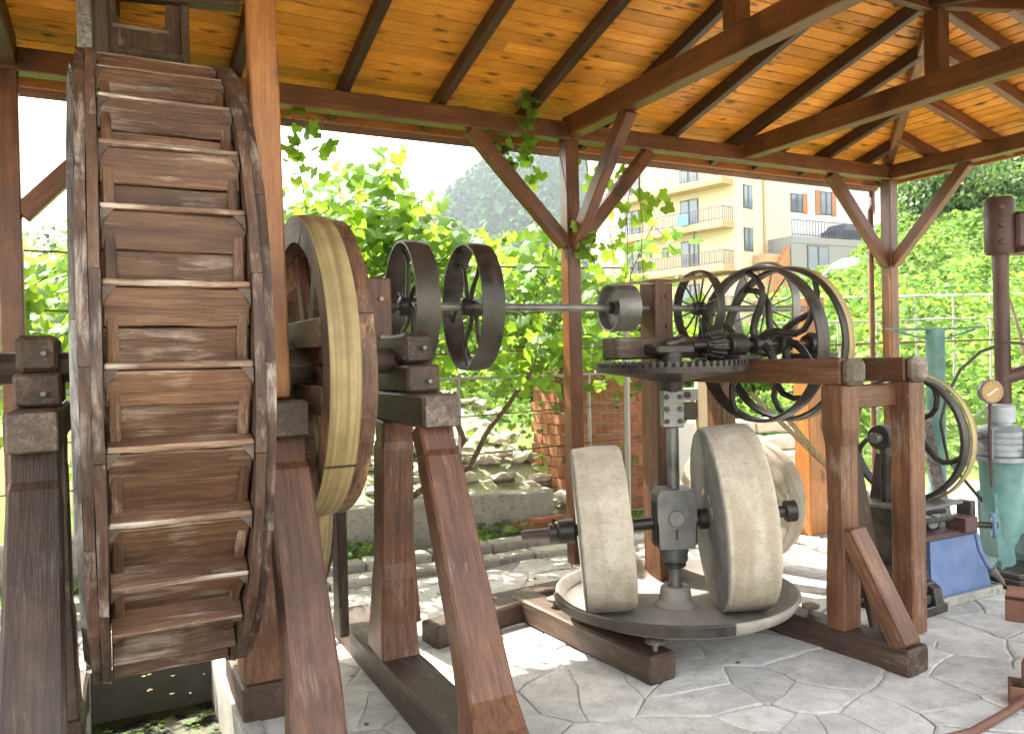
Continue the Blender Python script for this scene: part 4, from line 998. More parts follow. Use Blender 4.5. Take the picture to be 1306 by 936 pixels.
for (dx, dy, sx, sy) in ((0, -.06, .20, .012), (0, .06, .20, .012), (-.1, 0, .012, .13), (.1, 0, .012, .13)): box('socket_plate', fc, M @ Matrix.Translation((dx, dy, 0)), sx, sy, .085, M_rust, .003)
box('socket_base', fc, M @ Matrix.Translation((0, 0, -.035)), .19, .12, .012, M_rust, .003)
tube('rod', fc, [(2.07, 3.42, .055), (1.94, 3.34, .035), (1.72, 3.20, .022), (1.45, 3.10, .02), (1.1, 3.0, .02), (.7, 2.9, .02)], .017, M_rust, 10)
bar('stand_post', fc, (2.75, 3.72, 0), (2.75, 3.72, .42), .10, .10, M_rust); bar('stand_post', fc, (2.5, 3.50, .29), (2.76, 3.66, .30), .07, .07, M_rust)

# ================================================================ BACKGROUND OBJECTS
# clay block wall
bwll = thing('clay_block_wall', 'unfinished wall of orange hollow clay blocks behind the centre post', 'wall', (.4, 8.0, 0))
def blockmesh(L, H, D):
    vs = []; fs = []; n_ = 6; z = 0
    prof = [(0, 0)]
    for i in range(n_):
        h0 = H*i/n_; h1 = H*(i+1)/n_; prof += [(0, h0+.002), (.003, h0+(h1-h0)*.3), (.003, h0+(h1-h0)*.75), (0, h1-.002)]
    prof += [(0, H)]
    prof = prof[1:-1]
    k = len(prof)
    for x in (0, L):
        for (y, z) in prof: vs.append((x, y, z))
        vs.append((x, D, H)); vs.append((x, D, 0))
    K = k+2
    for i in range(K): fs.append((i, (i+1) % K, (i+1) % K+K, i+K))
    fs.append(tuple(range(K-1, -1, -1))); fs.append(tuple(range(K, 2*K)))
    return mesh('brick', vs, fs)
bl = blockmesh(.158, .098, .12); blh = blockmesh(.076, .098, .12)
WB = Matrix.Translation((.36, 8.0, .0)) @ Matrix.Rotation(.06, 4, 'Z')
rr_ = random.Random(2)
for row in range(13):
    x = .0; z = .02+row*.107
    if row % 2: place('brick', blh, M_brick, bwll, WB @ Matrix.Translation((x, rr_.uniform(-.004, .004), z))); x += .083
    while x < .98:
        if not (row == 12 and x > .75): place('brick', bl, M_brick, bwll, WB @ Matrix.Translation((x, rr_.uniform(-.005, .005), z)))
        x += .165
box('mortar_core', bwll, WB @ Matrix.Translation((.52, .065, .68)), 1.05, .10, 1.36, M_conc, .002)
WS = Matrix.Translation((.345, 8.02, 0)) @ Matrix.Rotation(D2R(122), 4, 'Z')
for row in range(13):
    for q in range(3): place('brick', bl, M_brick, bwll, WS @ Matrix.Translation((.01+q*.165+(.05 if row % 2 else 0)-.0, rr_.uniform(-.004, .004)+.0, .02+row*.107)) @ Matrix.Rotation(0, 4, 'Z'))
# meter pillar
mp_ = thing('meter_pillar', 'cream concrete pillar with a dark meter cabinet beside it', 'pillar', (1.7, 8.2, 0))
bar('pillar', mp_, (1.72, 8.2, 0), (1.72, 8.2, 1.3), .17, .17, M_cream, seg=3, wob=.002)
box('cabinet_lid', mp_, Matrix.Translation((1.53, 8.15, 1.14)), .20, .2, .12, M_wallg); box('cabinet_shelf', mp_, Matrix.Translation((1.53, 8.2, .97)), .18, .15, .18, M_iron)
cyl('meter_dial', mp_, (1.52, 8.045, 1.14), (1.52, 8.03, 1.14), .035, M_iron, 16)
wp = thing('white_board', 'plain white board leaning below the meter cabinet', 'panel', (1.5, 8.0, 0)); bar('panel', wp, (1.50, 8.0, 0), (1.50, 8.03, .86), .16, .02, M_white, up_=(0, 1, 0), c=.003)
ww = thing('wide_post', 'stout orange timber post with bleached split face behind the right millstone', 'post', (2.36, 6.85, 0))
bar('post_timber', ww, (2.33, 6.85, 0), (2.33, 6.85, 2.0), .20, .17, M_orange, up_=PV.d1, wob=.002, seg=5)
# stone steps
stp = thing('stone_steps', 'pale rough stone steps beside the stout orange post', 'steps', (2.3, 8.6, 0))
for i in range(5):
    for j in range(4): place('stone', barmesh(.36, .3, .15, .02, None, .012, i*4+j, 2), M_rubble, stp, Matrix.Translation((1.75+j*.37+.07*(i % 2), 8.1+i*.28, .07+i*.16)))
# pole
pl = thing('steel_pole', 'thin galvanised pole in front of the clay block wall', 'pole', (.80, 7.1, 0)); cyl('pole', pl, (.80, 7.1, 0), (.815, 7.1, 2.1), .026, M_wire, 12)
# wire fence: posts, wires, mesh
fen = thing('wire_fence', 'rusty wire mesh fence on thin posts along the low wall', 'fence', PV.p(-1, 1.15))
for s in (-4.8, -3.3, -1.9, -.45, .85): cyl('fence_post', fen, PV.p(s, 1.15, .3), PV.p(s, 1.15, 1.40), .016, M_wire, 8)
tube('top_rail', fen, [PV.p(-4.8, 1.15, 1.38), PV.p(-2, 1.15, 1.375), PV.p(1.4, 1.15, 1.38)], .013, M_wire, 8)
for z in (1.05, .72): tube('line_wire', fen, [PV.p(-4.8, 1.14, z), PV.p(-2, 1.13, z-.03), PV.p(1.4, 1.14, z+.04)], .006, M_stem, 6)
vs = []; fs = []
def wireq(p0, p1, r=.0014):
    d = (p1-p0).normalized(); x = d.orthogonal().normalized(); y = d.cross(x); q = len(vs)
    for p in (p0, p1):
        for k in range(3): an = k*2.094; vs.append(p+(x*math.cos(an)+y*math.sin(an))*r)
    for k in range(3): fs.append((q+k, q+(k+1) % 3, q+3+(k+1) % 3, q+3+k))
s = -4.8
while s < 1.4: wireq(PV.p(s, 1.15+.01*math.sin(s*5), .1), PV.p(s, 1.15, 1.37)); s += .075
z = .14
while z < 1.37:
    for i in range(12): wireq(PV.p(-4.8+i*.517, 1.155, z+.01*math.sin(i*2.0)), PV.p(-4.8+(i+1)*.517, 1.155, z+.01*math.sin((i+1)*2.0)))
    z += .10
me = mesh('wire_mesh', vs, fs); o = place('wire_mesh', me, M_wire, fen); o['kind'] = 'stuff'
# terracotta scraps on kerb
for i, (s_, b_) in enumerate(((.10, .93), (.25, .90))):
    o = place('roof_tile', barmesh(.30, .11, .05, .008, None, .003, i, 2), M_brick, None, PV.M(s_-.15, b_, .11+i*.035) @ Matrix.Rotation(.1*i, 4, 'Z')); tag(o, ['flat orange clay tile lying on the kerb behind the left millstone', 'orange clay tile resting on top of another tile on the kerb'][i], 'tile')

# ---- pergola (pale rails) at right
pg = thing('pale_trellis', 'pale metal trellis of thin rails and posts below the green slope', 'trellis', (5, 11.5, 0))
for i in range(7): cyl('upright', pg, (3.8+i*.62, 11.6+i*.12, 0), (3.8+i*.62, 11.6+i*.12, 2.35), .018, M_wire, 8)
for z in (2.3, 1.95, 1.62): tube('rail', pg, [(3.4, 11.5, z), (8.2, 12.4, z+.06)], .016, M_wire if z > 1.7 else M_stem, 8)
for i in range(6): tube('rail', pg, [(3.5+i*.8, 10.7, 2.25), (3.5+i*.8, 13.2, 2.4)], .012, M_wire, 6)
# ---- street lamp
lam = thing('street_lamp', 'pale curved-arm street lamp in front of the green slope', 'street lamp', (4.42, 12.5, 0))
tube('pole', lam, [(4.42, 12.5, 0), (4.42, 12.5, 2.2), (4.43, 12.5, 2.55), (4.50, 12.48, 2.72), (4.62, 12.44, 2.83)], [.05, .04, .035, .03, .028], M_grey, 10)
place('lamp_head', solid([(0, 0), (0, .03), (.06, .06), (.20, .085), (.34, .07), (.42, .03), (.44, 0)], 16), M_white, lam, basis((4.59, 12.45, 2.82), (4.99, 12.3, 2.92))[0])

# ---- apartment building
FA = Fr(14.7, 58.0, 130.5)        # d2 = direction back-left along facade ; d1 points (-,-) away? use normals explicitly
fd = V((-.65, .76, 0)).normalized(); fnorm = V((-.76, -.65, 0)).normalized(); sd = V((.76, .65, 0)).normalized(); snorm = V((.65, -.76, 0)).normalized()
c0 = V((14.7, 58, 0))
def fmat(o_, xd, nd, z):   # local X along wall, Y into the wall (-normal), Z up
    x = xd; y = -nd; return Matrix(((x.x, y.x, 0, o_.x), (x.y, y.y, 0, o_.y), (0, 0, 1, z), (0, 0, 0, 1)))
apt = thing('apartment_building', 'cream four-storey apartment block with balconies seen behind the vines', 'building', c0)
AL, AS, AH = 15.0, 7.0, 18.6
def wbox(name, parent, M, x0, x1, y0, y1, z0, z1, m, c=.02): return box(name, parent, M @ Matrix.Translation(((x0+x1)/2, (y0+y1)/2, (z0+z1)/2)), x1-x0, y1-y0, z1-z0, m, c)
AM = fmat(c0, fd, fnorm, 0)       # x along facade to back-left
if AM.determinant() < 0: pass
wbox('wall', apt, AM, 0, AL, 0, AS, 0, AH, M_cream)
def window(parent, M, x, z, w_, h, shut=False, fr=M_rail, door=False):
    # proud frame, recessed pane
    o = wbox('window', parent, M, x-w_/2, x+w_/2, -.06, .02, z, z+h, fr, .01)
    nsp = 2 if w_ > .8 else 1
    for q in range(nsp):
        pw = w_/nsp; g_ = .09
        g0 = wbox('pane', o, M, x-w_/2+q*pw+g_, x-w_/2+(q+1)*pw-g_, -.075, -.03, z+g_, z+h-g_, M_glass, .004)
    if shut:
        for s in (-1, 1): wbox('shutter', parent, M, x+s*(w_/2+.28)-.26, x+s*(w_/2+.28)+.26, -.09, .0, z-.05, z+h+.05, M_shut, .01)
    return o
rails = []
def balcony(parent, M, x0, x1, z, dep=1.3, slab=M_peach, bal=.16, mm_=M_rail, hh=1.0):
    wbox('balcony_slab', parent, M, x0, x1, -dep, 0, z-.5, z, slab)
    wbox('handrail', parent, M, x0, x1, -dep-.0, -dep+.06, z+hh-.05, z+hh, mm_, .005)
    wbox('handrail', parent, M, x0, x1, -dep-.0, -dep+.06, z+.1, z+.15, mm_, .005)
    wbox('handrail', parent, M, x0, x0+.06, -dep, 0, z+hh-.05, z+hh, mm_, .005)
    vs = []; fs = []
    x = x0
    def addb(xa, ya):
        q = len(vs)
        for zz in (z, z+hh-.03):
            for (dx, dy) in ((0, 0), (.03, 0), (.03, .03), (0, .03)): vs.append((xa+dx, ya+dy, zz))
        for k in range(4): fs.append((q+k, q+(k+1) % 4, q+4+(k+1) % 4, q+4+k))
    while x < x1: addb(x, -dep+.015); x += bal
    y = -dep
    while y < 0: addb(x0, y); y += bal
    o = place('balusters', mesh('balusters', vs, fs), mm_, parent, M); o['kind'] = 'stuff'
for i, z in enumerate((4.6, 7.9, 11.0, 14.1)):
    balcony(apt, AM, .25 if i else .25, 11.5, z, bal=.15 if i < 2 else .24)
    for x in (4.2, 10.0): window(apt, AM, x, z, 1.7, 2.15)
    if i in (1,):
        for x in (6.6, 8.3): window(apt, AM, x, z+1.2, .6, .7)
for z in (7.9, 11.0):
    for x in (2.9, 8.4): wbox('balcony_post', apt, AM, x-.06, x+.06, -1.25, -1.13, z-3.2, z-.5, M_rail, .01)
SM = fmat(c0, sd, snorm, 0)
for z in (8.9, 12.0, 15.1): window(apt, SM, 1.4, z, 1.1, 1.7)
wbox('corner_pipe', apt, SM, .05, .17, -.15, -.02, 0, AH, M_creamw); wbox('drain_pipe', apt, SM, 3.3, 3.45, -.15, -.02, 9, AH, M_peach)
cl = place('blue_towels', barmesh(1.1, .05, .8, .02), M_blue, apt, AM @ Matrix.Translation((3.2, -1.4, 11.4)) )
# ---- white house with shutters
b0 = V((19.3, 64, 0)); hfd = V((.88, .47, 0)).normalized(); hfn = V((.47, -.88, 0)).normalized()
hs = thing('white_house', 'white house with orange shutters and a balcony to the right of the apartment block', 'house', b0)
HM_ = fmat(b0, hfd, hfn, 0)
wbox('wall', hs, HM_, 0, 17, 0, 8, 0, 20, M_creamw)
for x in (2.3, 5.6): window(hs, HM_, x, 12.7, 1.3, 1.9 if x > 3 else 1.5, True)
window(hs, HM_, 12.0, 13.2, 1.2, 1.8, True)
balcony(hs, HM_, -.5, 8.0, 16.0, 1.2, M_creamw, .22)
for x in (2.4, 5.6): window(hs, HM_, x, 16.1, 1.4, 1.9, True)
wbox('eave', hs, HM_, -.4, 17.4, -.6, 8, 19.6, 20, M_shut)
# terrace with parking below it
t0 = V((18.8, 58.5, 0)); ter = thing('parking_terrace', 'grey concrete terrace wall with railing and dark garage opening below the white house', 'terrace', t0)
TM = fmat(t0, hfd, hfn, 0)
wbox('wall', ter, TM, 0, 9.5, 0, 5, 0, 9.9, M_wallg); window(ter, TM, 2.6, 7.0, 2.2, 2.3)
wbox('stair_wall', ter, TM, -2.0, -.1, .5, 5, 0, 8.6, M_peach)
for q in range(7): wbox('stair_step', ter, TM, -1.9+q*.26, -1.9+(q+1)*.26, .1, .5, 0, 7.0+q*.36, M_shut)
balcony(ter, TM, 0, 9.4, 9.9, .05, M_wallg, .3, M_rail, 1.2)
car = thing('parked_car', 'small dark blue car parked on the grey terrace', 'car', t0+hfd*7.2+V((0, 0, 9.9)))
CM = fmat(t0+hfd*6.0-hfn*1.2, hfd, hfn, 9.9)
extr('body', car, [(0, .3), (3.9, .3), (4.0, .7), (3.7, .95), (3.0, 1.0), (2.6, 1.45), (1.0, 1.48), (.4, 1.0), (0, .9)], 0, 1.6, M_carp, CM)
for x in (.8, 3.1):
    for y in (-.02, 1.45): place('wheel', solid([(0, 0), (0, .28), (.03, .31), (.17, .31), (.18, 0)], 16), M_tyre, car, CM @ Matrix.Translation((x, y, .31)) @ Matrix.Rotation(math.pi/2, 4, 'Z'))
extr('side_window', car, [(.75, 1.0), (2.75, 1.0), (2.5, 1.38), (1.05, 1.40)], -.02, 1.62, M_glass, CM)
# building at right top
rb_ = thing('hilltop_house', 'pale house wall with flat roof railing above the shrub tree at upper right', 'house', (33, 55, 0))
RM = fmat(V((29, 56, 0)), V((.97, .24, 0)), V((.24, -.97, 0)), 0)
wbox('wall', rb_, RM, 0, 24, 0, 8, 0, 14.6, M_creamw); wbox('roof_slab', rb_, RM, -.5, 24.5, -.6, 8, 14.6, 14.85, M_wallg)
for x in (2.0, 5.5, 9.0, 13): window(rb_, RM, x, 11.5, 1.4, 1.7, x > 4 and x < 8)
balcony(rb_, RM, 0, 20, 14.9, .1, M_wallg, 1.2, M_grey, 1.0)

# ================================================================ FOLIAGE
def leafshape():
    """palmate vine leaf, tip toward +Y, unit size, slightly folded: verts & tris"""
    ang = [(-90, .10), (-128, .38), (-150, .50), (-175, .43), (-205, .53), (-225, .40), (-245, .47), (-270, .62), (-295, .47), (-315, .40), (-335, .53), (-365, .43), (-390, .50), (-412, .38)]
    pts = [(math.cos(D2R(a))*r, math.sin(D2R(a))*r+.1, -.08*abs(math.cos(D2R(a)))*r*2) for a, r in ang]
    vs = [(0, .1, .03)]+pts; n = len(pts); fs = [(0, 1+i, 1+(i+1) % n) for i in range(n)]
    return np.array(vs), np.array(fs)
LV, LF = leafshape()
leaf_me = mesh('leaf', LV.tolist(), LF.tolist())
def scatter(name, P, N_, S, shape, m, parent=None, seed=0, spin=None):
    """build ONE mesh of many leaves. P (n,3) positions, N_ (n,3) normals, S sizes"""
    LVs, LFs = shape; rng = np.random.default_rng(seed); n = len(P)
    N_ = N_/np.linalg.norm(N_, axis=1, keepdims=True)
    a = rng.normal(size=(n, 3)) if spin is None else spin
    T = a - (a*N_).sum(1, keepdims=True)*N_; T /= np.linalg.norm(T, axis=1, keepdims=True)+1e-9; B = np.cross(N_, T)
    v = (LVs[None, :, 0, None]*B[:, None, :] + LVs[None, :, 1, None]*T[:, None, :] + LVs[None, :, 2, None]*N_[:, None, :])*S[:, None, None] + P[:, None, :]
    k = len(LVs); F_ = LFs[None]+(np.arange(n)*k)[:, None, None]
    v = v.reshape(-1, 3); F_ = F_.reshape(-1, LFs.shape[1])
    me = bpy.data.meshes.new(name); me.vertices.add(len(v)); me.vertices.foreach_set('co', v.astype(np.float32).ravel())
    me.loops.add(F_.size); me.loops.foreach_set('vertex_index', F_.astype(np.int32).ravel())
    me.polygons.add(len(F_)); ls_ = np.arange(len(F_), dtype=np.int32)*LFs.shape[1]; me.polygons.foreach_set('loop_start', ls_)
    me.update(calc_edges=True); me.validate()
    loc = V((0, 0, 0)) if parent is None else W[parent.name].translation
    if parent is not None:
        co = np.empty(len(me.vertices)*3, dtype=np.float32); me.vertices.foreach_get('co', co); co = co.reshape(-1, 3)-np.array(loc, dtype=np.float32); me.vertices.foreach_set('co', co.ravel())
    o = place(name, me, m, parent, Matrix.Translation(loc)); o['kind'] = 'stuff'; return o
QV = np.array([(-.5, -.3, 0), (.5, -.3, 0), (.35, .4, .12), (-.35, .4, .12), (0, .75, .05)]); QF = np.array([(0, 1, 2), (0, 2, 3), (3, 2, 4)])
SIMP = (QV, QF)
rng = np.random.default_rng(12)

# ---- grape vines behind the pavilion
vine = thing('grape_vine', 'large grape vine with sunlit broad leaves trained on wires behind the pavilion', 'vine', PV.p(-1.5, 1.0))
# trunks
rv = random.Random(21)
def cane(p0, pts, r0, r1, parent=vine, name='cane', n=6):
    P = [V(p) for p in pts]; m_ = len(P); path = []
    for i in range(m_-1):
        for t in range(4):
            u = t/4; a, b = P[i], P[i+1]; q = a.lerp(b, u); path.append(q+V((noise.noise(q*3)*.03, noise.noise(q*3+V((9, 0, 0)))*.03, noise.noise(q*3+V((0, 9, 0)))*.03)))
    path.append(P[-1]); k = len(path); rad = [r0+(r1-r0)*i/(k-1) for i in range(k)]
    return tube(name, parent, path, rad, M_stem, n), path
cane(0, [PV.p(-.95, 1.25, .35), PV.p(-.62, 1.2, .55), PV.p(-.42, 1.15, .85), PV.p(-.52, 1.1, 1.15), PV.p(-.75, 1.1, 1.38), PV.p(-.95, 1.1, 1.44)], .028, .02, name='trunk', n=8)
cane(0, [PV.p(-.78, 1.2, .42), PV.p(-.35, 1.2, .60), PV.p(-.15, 1.15, .95), PV.p(.06, 1.1, 1.25), PV.p(.28, 1.1, 1.45)], .026, .018, name='trunk', n=8)
cane(0, [PV.p(.62, 1.25, .55), PV.p(.66, 1.2, 1.0), PV.p(.58, 1.2, 1.35), PV.p(.6, 1.1, 1.9)], .022, .015, name='trunk', n=8)
for z, s0, s1 in ((1.62, -4.5, 2.0), (1.95, -4.5, 1.6), (2.35, -4.5, 1.4)):
    tube('training_wire', vine, [PV.p(s0, 1.2, z), PV.p((s0+s1)/2, 1.15, z-.05), PV.p(s1, 1.2, z+.03)], .008, M_stem, 5)
leafP = []; leafN = []; leafS = []
sunv = np.array(sun_dir)
def addleaf(p, s, droop=None):
    n_ = V((rv.gauss(0, .5), rv.gauss(-.5, .45), rv.gauss(.55, .45))); leafP.append(tuple(p)); leafN.append(tuple(n_)); leafS.append(s)
# rising and arching canes
for i in range(30):
    s = rv.uniform(-4.6, 1.5); b = rv.uniform(.7, 2.3); z0 = rv.uniform(1.3, 1.9)
    top_ = 3.15 if s > -1.9 else 2.55
    if s > .3: top_ = 2.9
    dz = rv.uniform(.3, 1.0)*(top_-z0); ds = rv.uniform(-.9, .9)
    pts = [PV.p(s, b, z0), PV.p(s+ds*.3, b+.05, z0+dz*.6), PV.p(s+ds*.7, b-.1, z0+dz), PV.p(s+ds, b-.25, z0+dz*rv.uniform(.6, .95))]
    o, path = cane(0, pts, .009, .004)
    for j, q in enumerate(path):
        for _ in range(3): addleaf(q+V((rv.gauss(0, .09), rv.gauss(0, .09), rv.gauss(0, .08))), rv.uniform(.09, .17))
# body of foliage, density falls with height
def topz(s): # crown line
    if s < -3.0: return 2.55+.25*noise.noise(V((s*1.3, 0, 0)))
    if s < -.3: return 2.62+.68*math.exp(-((s+1.25)/.7)**2)+.3*noise.noise(V((s*1.7, 3, 0)))
    return 2.5+.35*math.exp(-((s-.55)/.4)**2)+.2*noise.noise(V((s*2, 5, 0)))
cnt = 0
while cnt < 6200:
    s = rv.uniform(-5.2, 2.0); b = rv.uniform(.85, 3.4); z = rv.uniform(1.25, 3.5); tz = topz(s)+(b-1.5)*.12
    if z > tz: continue
    dens = 1.0 if z < 2.1 else max(.12, 1-(z-2.1)/(tz-2.1+.01)*.85)
    cl_ = noise.noise(V((s*2.2, b*1.6, z*2.4)))
    if s > 1.2: dens *= .6
    if z < 1.5: dens *= .75
    if rv.random() > dens*(.55+cl_*1.5): continue
    addleaf(PV.p(s, b, z), rv.uniform(.08, .16)); cnt += 1
# low leaves over the fence and rubble
for i in range(900):
    s = rv.uniform(-4.6, 1.9); b = rv.uniform(1.0, 3.6); z = rv.uniform(.45, 1.4)
    if noise.noise(V((s*1.8, b*1.5, z*2))) < .02 : continue
    addleaf(PV.p(s, b, z), rv.uniform(.06, .12))
for i in range(420):
    s = rv.gauss(-1.35, .55); b = rv.uniform(.7, 1.6); z = 2.45+.62*math.exp(-((s+1.25)/.6)**2)*rv.random()
    addleaf(PV.p(s, b, z), rv.uniform(.11, .18))
# hanging strands under the eave
def strand(s, b, z, L, drift=0, parent=None, dens=3, sz=(.07, .12)):
    pts = [PV.p(s, b, z), PV.p(s+drift*.4, b, z-L*.4), PV.p(s+drift, b-.02, z-L)]
    o, path = cane(0, pts, .004, .0025, n=5)
    for q in path:
        for _ in range(dens):
            leafP.append(tuple(q+V((rv.gauss(0, .05), rv.gauss(0, .05), rv.gauss(0, .05))))); leafN.append((rv.gauss(0, .5), rv.gauss(-.9, .4), rv.gauss(.3, .4))); leafS.append(rv.uniform(*sz))
strand(-1.98, .10, 3.12, .62, .06, dens=2); strand(-1.80, .1, 3.12, .38, -.03, dens=1); strand(-2.08, .12, 3.1, .95, -.05, dens=1)
strand(-.50, .12, 3.12, .20, .05, dens=2); strand(-.32, .12, 3.12, .18, .05, dens=2)
strand(-.42, -.16, 3.36, .16, .03, dens=2, sz=(.05, .09))
strand(.28, .2, 3.1, 1.15, .08, dens=1); strand(.48, .25, 3.1, .9, .05, dens=2); strand(.38, -.35, 3.16, 1.2, .03, dens=0); strand(.62, .1, 3.0, 1.3, -.1, dens=2)
strand(-.12, -.08, 3.1, .9, .12, dens=0); strand(.10, -.10, 2.75, .45, -.02, dens=1, sz=(.05, .09)); strand(.02, -.09, 2.5, .22, .04, dens=2, sz=(.06, .1))
for _ in range(6): leafP.append(tuple(PV.p(.50+rv.gauss(0, .05), -.36, 2.72+rv.gauss(0, .07)))); leafN.append((rv.gauss(0, .3), -1, .2)); leafS.append(.12)
# order by apparent size, 290 separate leaves then the rest as one
LP = np.array(leafP); LN = np.array(leafN); LS = np.array(leafS)
app = LS/np.hypot(LP[:, 0], LP[:, 1])
vis = (np.abs(LP[:, 0]/LP[:, 1]) < .66)
order = np.argsort(-app*vis)
for i in order[:290]:
    n_ = V(LN[i]).normalized(); tgt = V((rv.gauss(0, .4), rv.gauss(0, .4), -1)); t_ = (tgt-n_*tgt.dot(n_)).normalized(); b_ = t_.cross(n_)
    M = Matrix(((b_.x, t_.x, n_.x, LP[i][0]), (b_.y, t_.y, n_.y, LP[i][1]), (b_.z, t_.z, n_.z, LP[i][2]), (0, 0, 0, 1))) @ Matrix.Scale(float(LS[i]), 4)
    place('leaf', leaf_me, M_leaf, vine, M)
rest = order[290:]
spin = rng.normal(size=(len(rest), 3))*.5+np.array([0, 0, -1.0])
scatter('foliage', LP[rest], LN[rest], LS[rest]*1.0, (LV, LF), M_leaf, vine, 3, spin)

# ---- second vine mass farther back and to the right (behind mill) -> bright background greenery
def blob_cloud(n, c, rad, seed, flat=1.0, shell=.55):
    r = np.random.default_rng(seed); d = r.normal(size=(n, 3)); d /= np.linalg.norm(d, axis=1, keepdims=True)
    rr = (shell+(1-shell)*r.random(n))[:, None]; P = np.array(c)+d*rr*np.array(rad); nn = d+r.normal(size=(n, 3))*.5+np.array([0, 0, .4]); return P, nn
def tree(name, label, cat, base, h, rad, n, leafs, m, group=None, seed=0, blobs=7, trunk_r=.12, shape=SIMP, conical=False):
    t = thing(name, label, cat, base, group); r = random.Random(seed); base = V(base)
    path = [base+V((r.uniform(-.03, .03)*h*i/5, r.uniform(-.03, .03)*h*i/5, h*.75*i/5)) for i in range(6)]
    tube('trunk', t, path, [trunk_r*(1-.13*i) for i in range(6)], M_bark, 8)
    Ps, Ns = [], []
    if conical:
        rg = np.random.default_rng(seed); u = rg.random(n); zz = u**1.3; an = rg.random(n)*6.283; rr = rad*(1-zz*.93)*(.5+.5*rg.random(n))*(1+.25*np.sin(zz*40))
        P = np.stack([base.x+rr*np.cos(an), base.y+rr*np.sin(an), base.z+h*(.12+.88*zz)-rr*.2], 1); Nn = np.stack([np.cos(an), np.sin(an), np.full(n, .8)], 1)+rg.normal(size=(n, 3))*.4
        Ps.append(P); Ns.append(Nn)
    else:
        for q in range(blobs):
            an = r.uniform(0, 6.28); rr = r.uniform(.2, .75)*rad; c = (base.x+math.cos(an)*rr, base.y+math.sin(an)*rr, base.z+h*r.uniform(.45, .88)); br = rad*r.uniform(.32, .55)
            if q % 2 == 0: tube('branch', t, [path[3], (path[3]+V(c))*.5, V(c)], [trunk_r*.5, trunk_r*.35, trunk_r*.15], M_bark, 6)
            P, Nn = blob_cloud(n//blobs, c, (br, br, br*.75), seed*31+q); Ps.append(P); Ns.append(Nn)
    P = np.concatenate(Ps); Nn = np.concatenate(Ns); S = np.random.default_rng(seed).uniform(leafs[0], leafs[1], len(P))
    scatter('crown', P, Nn, S, shape, m, t, seed); return t
# background shrubs/trees just behind the vine, bright green
bgt = [(-6.2, 13.5, 0.4, 3.0, 1.9), (-3.6, 14.5, .8, 2.9, 2.0), (-1.2, 15.5, .9, 2.4, 2.0), (-.1, 14.2, .9, 2.0, 1.6), (1.3, 13.6, .8, 1.7, 1.5), (2.6, 13.0, .4, 1.7, 1.4), (-8.5, 15, .3, 3.6, 2.2), (1.0, 11.2, .3, 1.5, .9), (-2.2, 11.0, .5, 1.9, 1.2), (-4.4, 10.6, .3, 2.3, 1.3)]
pos_l = ['far left bushy green tree beyond the vines, left of the water wheel', 'bushy green tree behind the belt wheel beyond the vines', 'bushy tree behind the pair of black pulleys', 'bushy tree beyond the vines just left of the centre post', 'bushy tree beyond the vines between centre post and mill post', 'low bushy tree behind the big mill pulleys', 'outermost bushy tree at the left edge of the view', 'small round bush above the clay block wall', 'small bush behind the rubble heap', 'small bush behind the vines left of the pulleys']
for i, (x, y, z, h, r_) in enumerate(bgt):
    tree('bushy_tree', pos_l[i], 'tree', (x, y, z-.1), h+.2, r_, 4800, (.06, .13), M_grassl if i % 3 else M_leafd, 'bushy trees beyond the vines', 40+i, 8, .09)

# ---- hillside ground cover
def hillcover(name, label, n, xr, yr, kmin, sz, m, seed, kmax=2.0, lift=.25, clump=1.0):
    r = np.random.default_rng(seed); X = r.uniform(*xr, n*3); Y = r.uniform(*yr, n*3); k = X/Y; ok = (k > kmin) & (k < kmax) & (np.hypot(X, Y) > 11.2)
    X, Y = X[ok][:n], Y[ok][:n]; Z = np.array([g_height(x, y)+lift*max(0, noise.noise(V((x*.9, y*.9, 7)))*1.6+.3*noise.noise(V((x*2.7, y*2.7, 1))))*float(q) for x, y, q in zip(X, Y, r.random(len(X))**.5)])
    Nn = r.normal(size=(len(X), 3))*.6+np.array([-.1, -.5, .8]); S = r.uniform(sz[0], sz[1], len(X))*(.7+np.hypot(X, Y)/30)
    o = scatter(name, np.stack([X, Y, Z], 1), Nn, S, SIMP, m, None, seed); tag(o, label, 'ground cover'); return o
hillcover('hillside_weeds', 'bright green weeds and ground cover on the sunlit slope at right', 95000, (1.5, 32), (9, 32), .13, (.055, .12), M_grassl, 5, lift=.7)
hillcover('hillside_scrub', 'darker low scrub scattered over the sunlit slope', 9000, (1.5, 32), (9, 32), .13, (.06, .13), M_leafd, 6, lift=.8)
hillcover('bank_weeds', 'green weeds behind the low wall and rubble at left', 9000, (-9, 2.2), (8.5, 18), -.8, (.08, .16), M_grassl, 8, .2, lift=.5)
# ---- fig-like shrub tree upper right
tree('fig_tree', 'large leafy fig tree with grey green leaves on top of the slope at right', 'tree', (14.6, 26.5, 4.2), 3.6, 3.0, 15000, (.09, .17), M_leafd, None, 71, 14, .2)
tree('fig_tree', 'leafy fig tree rising behind the brown column at the right edge', 'tree', (18.2, 27.5, 5.0), 3.6, 2.8, 11000, (.09, .17), M_leafd, None, 72, 12, .2)
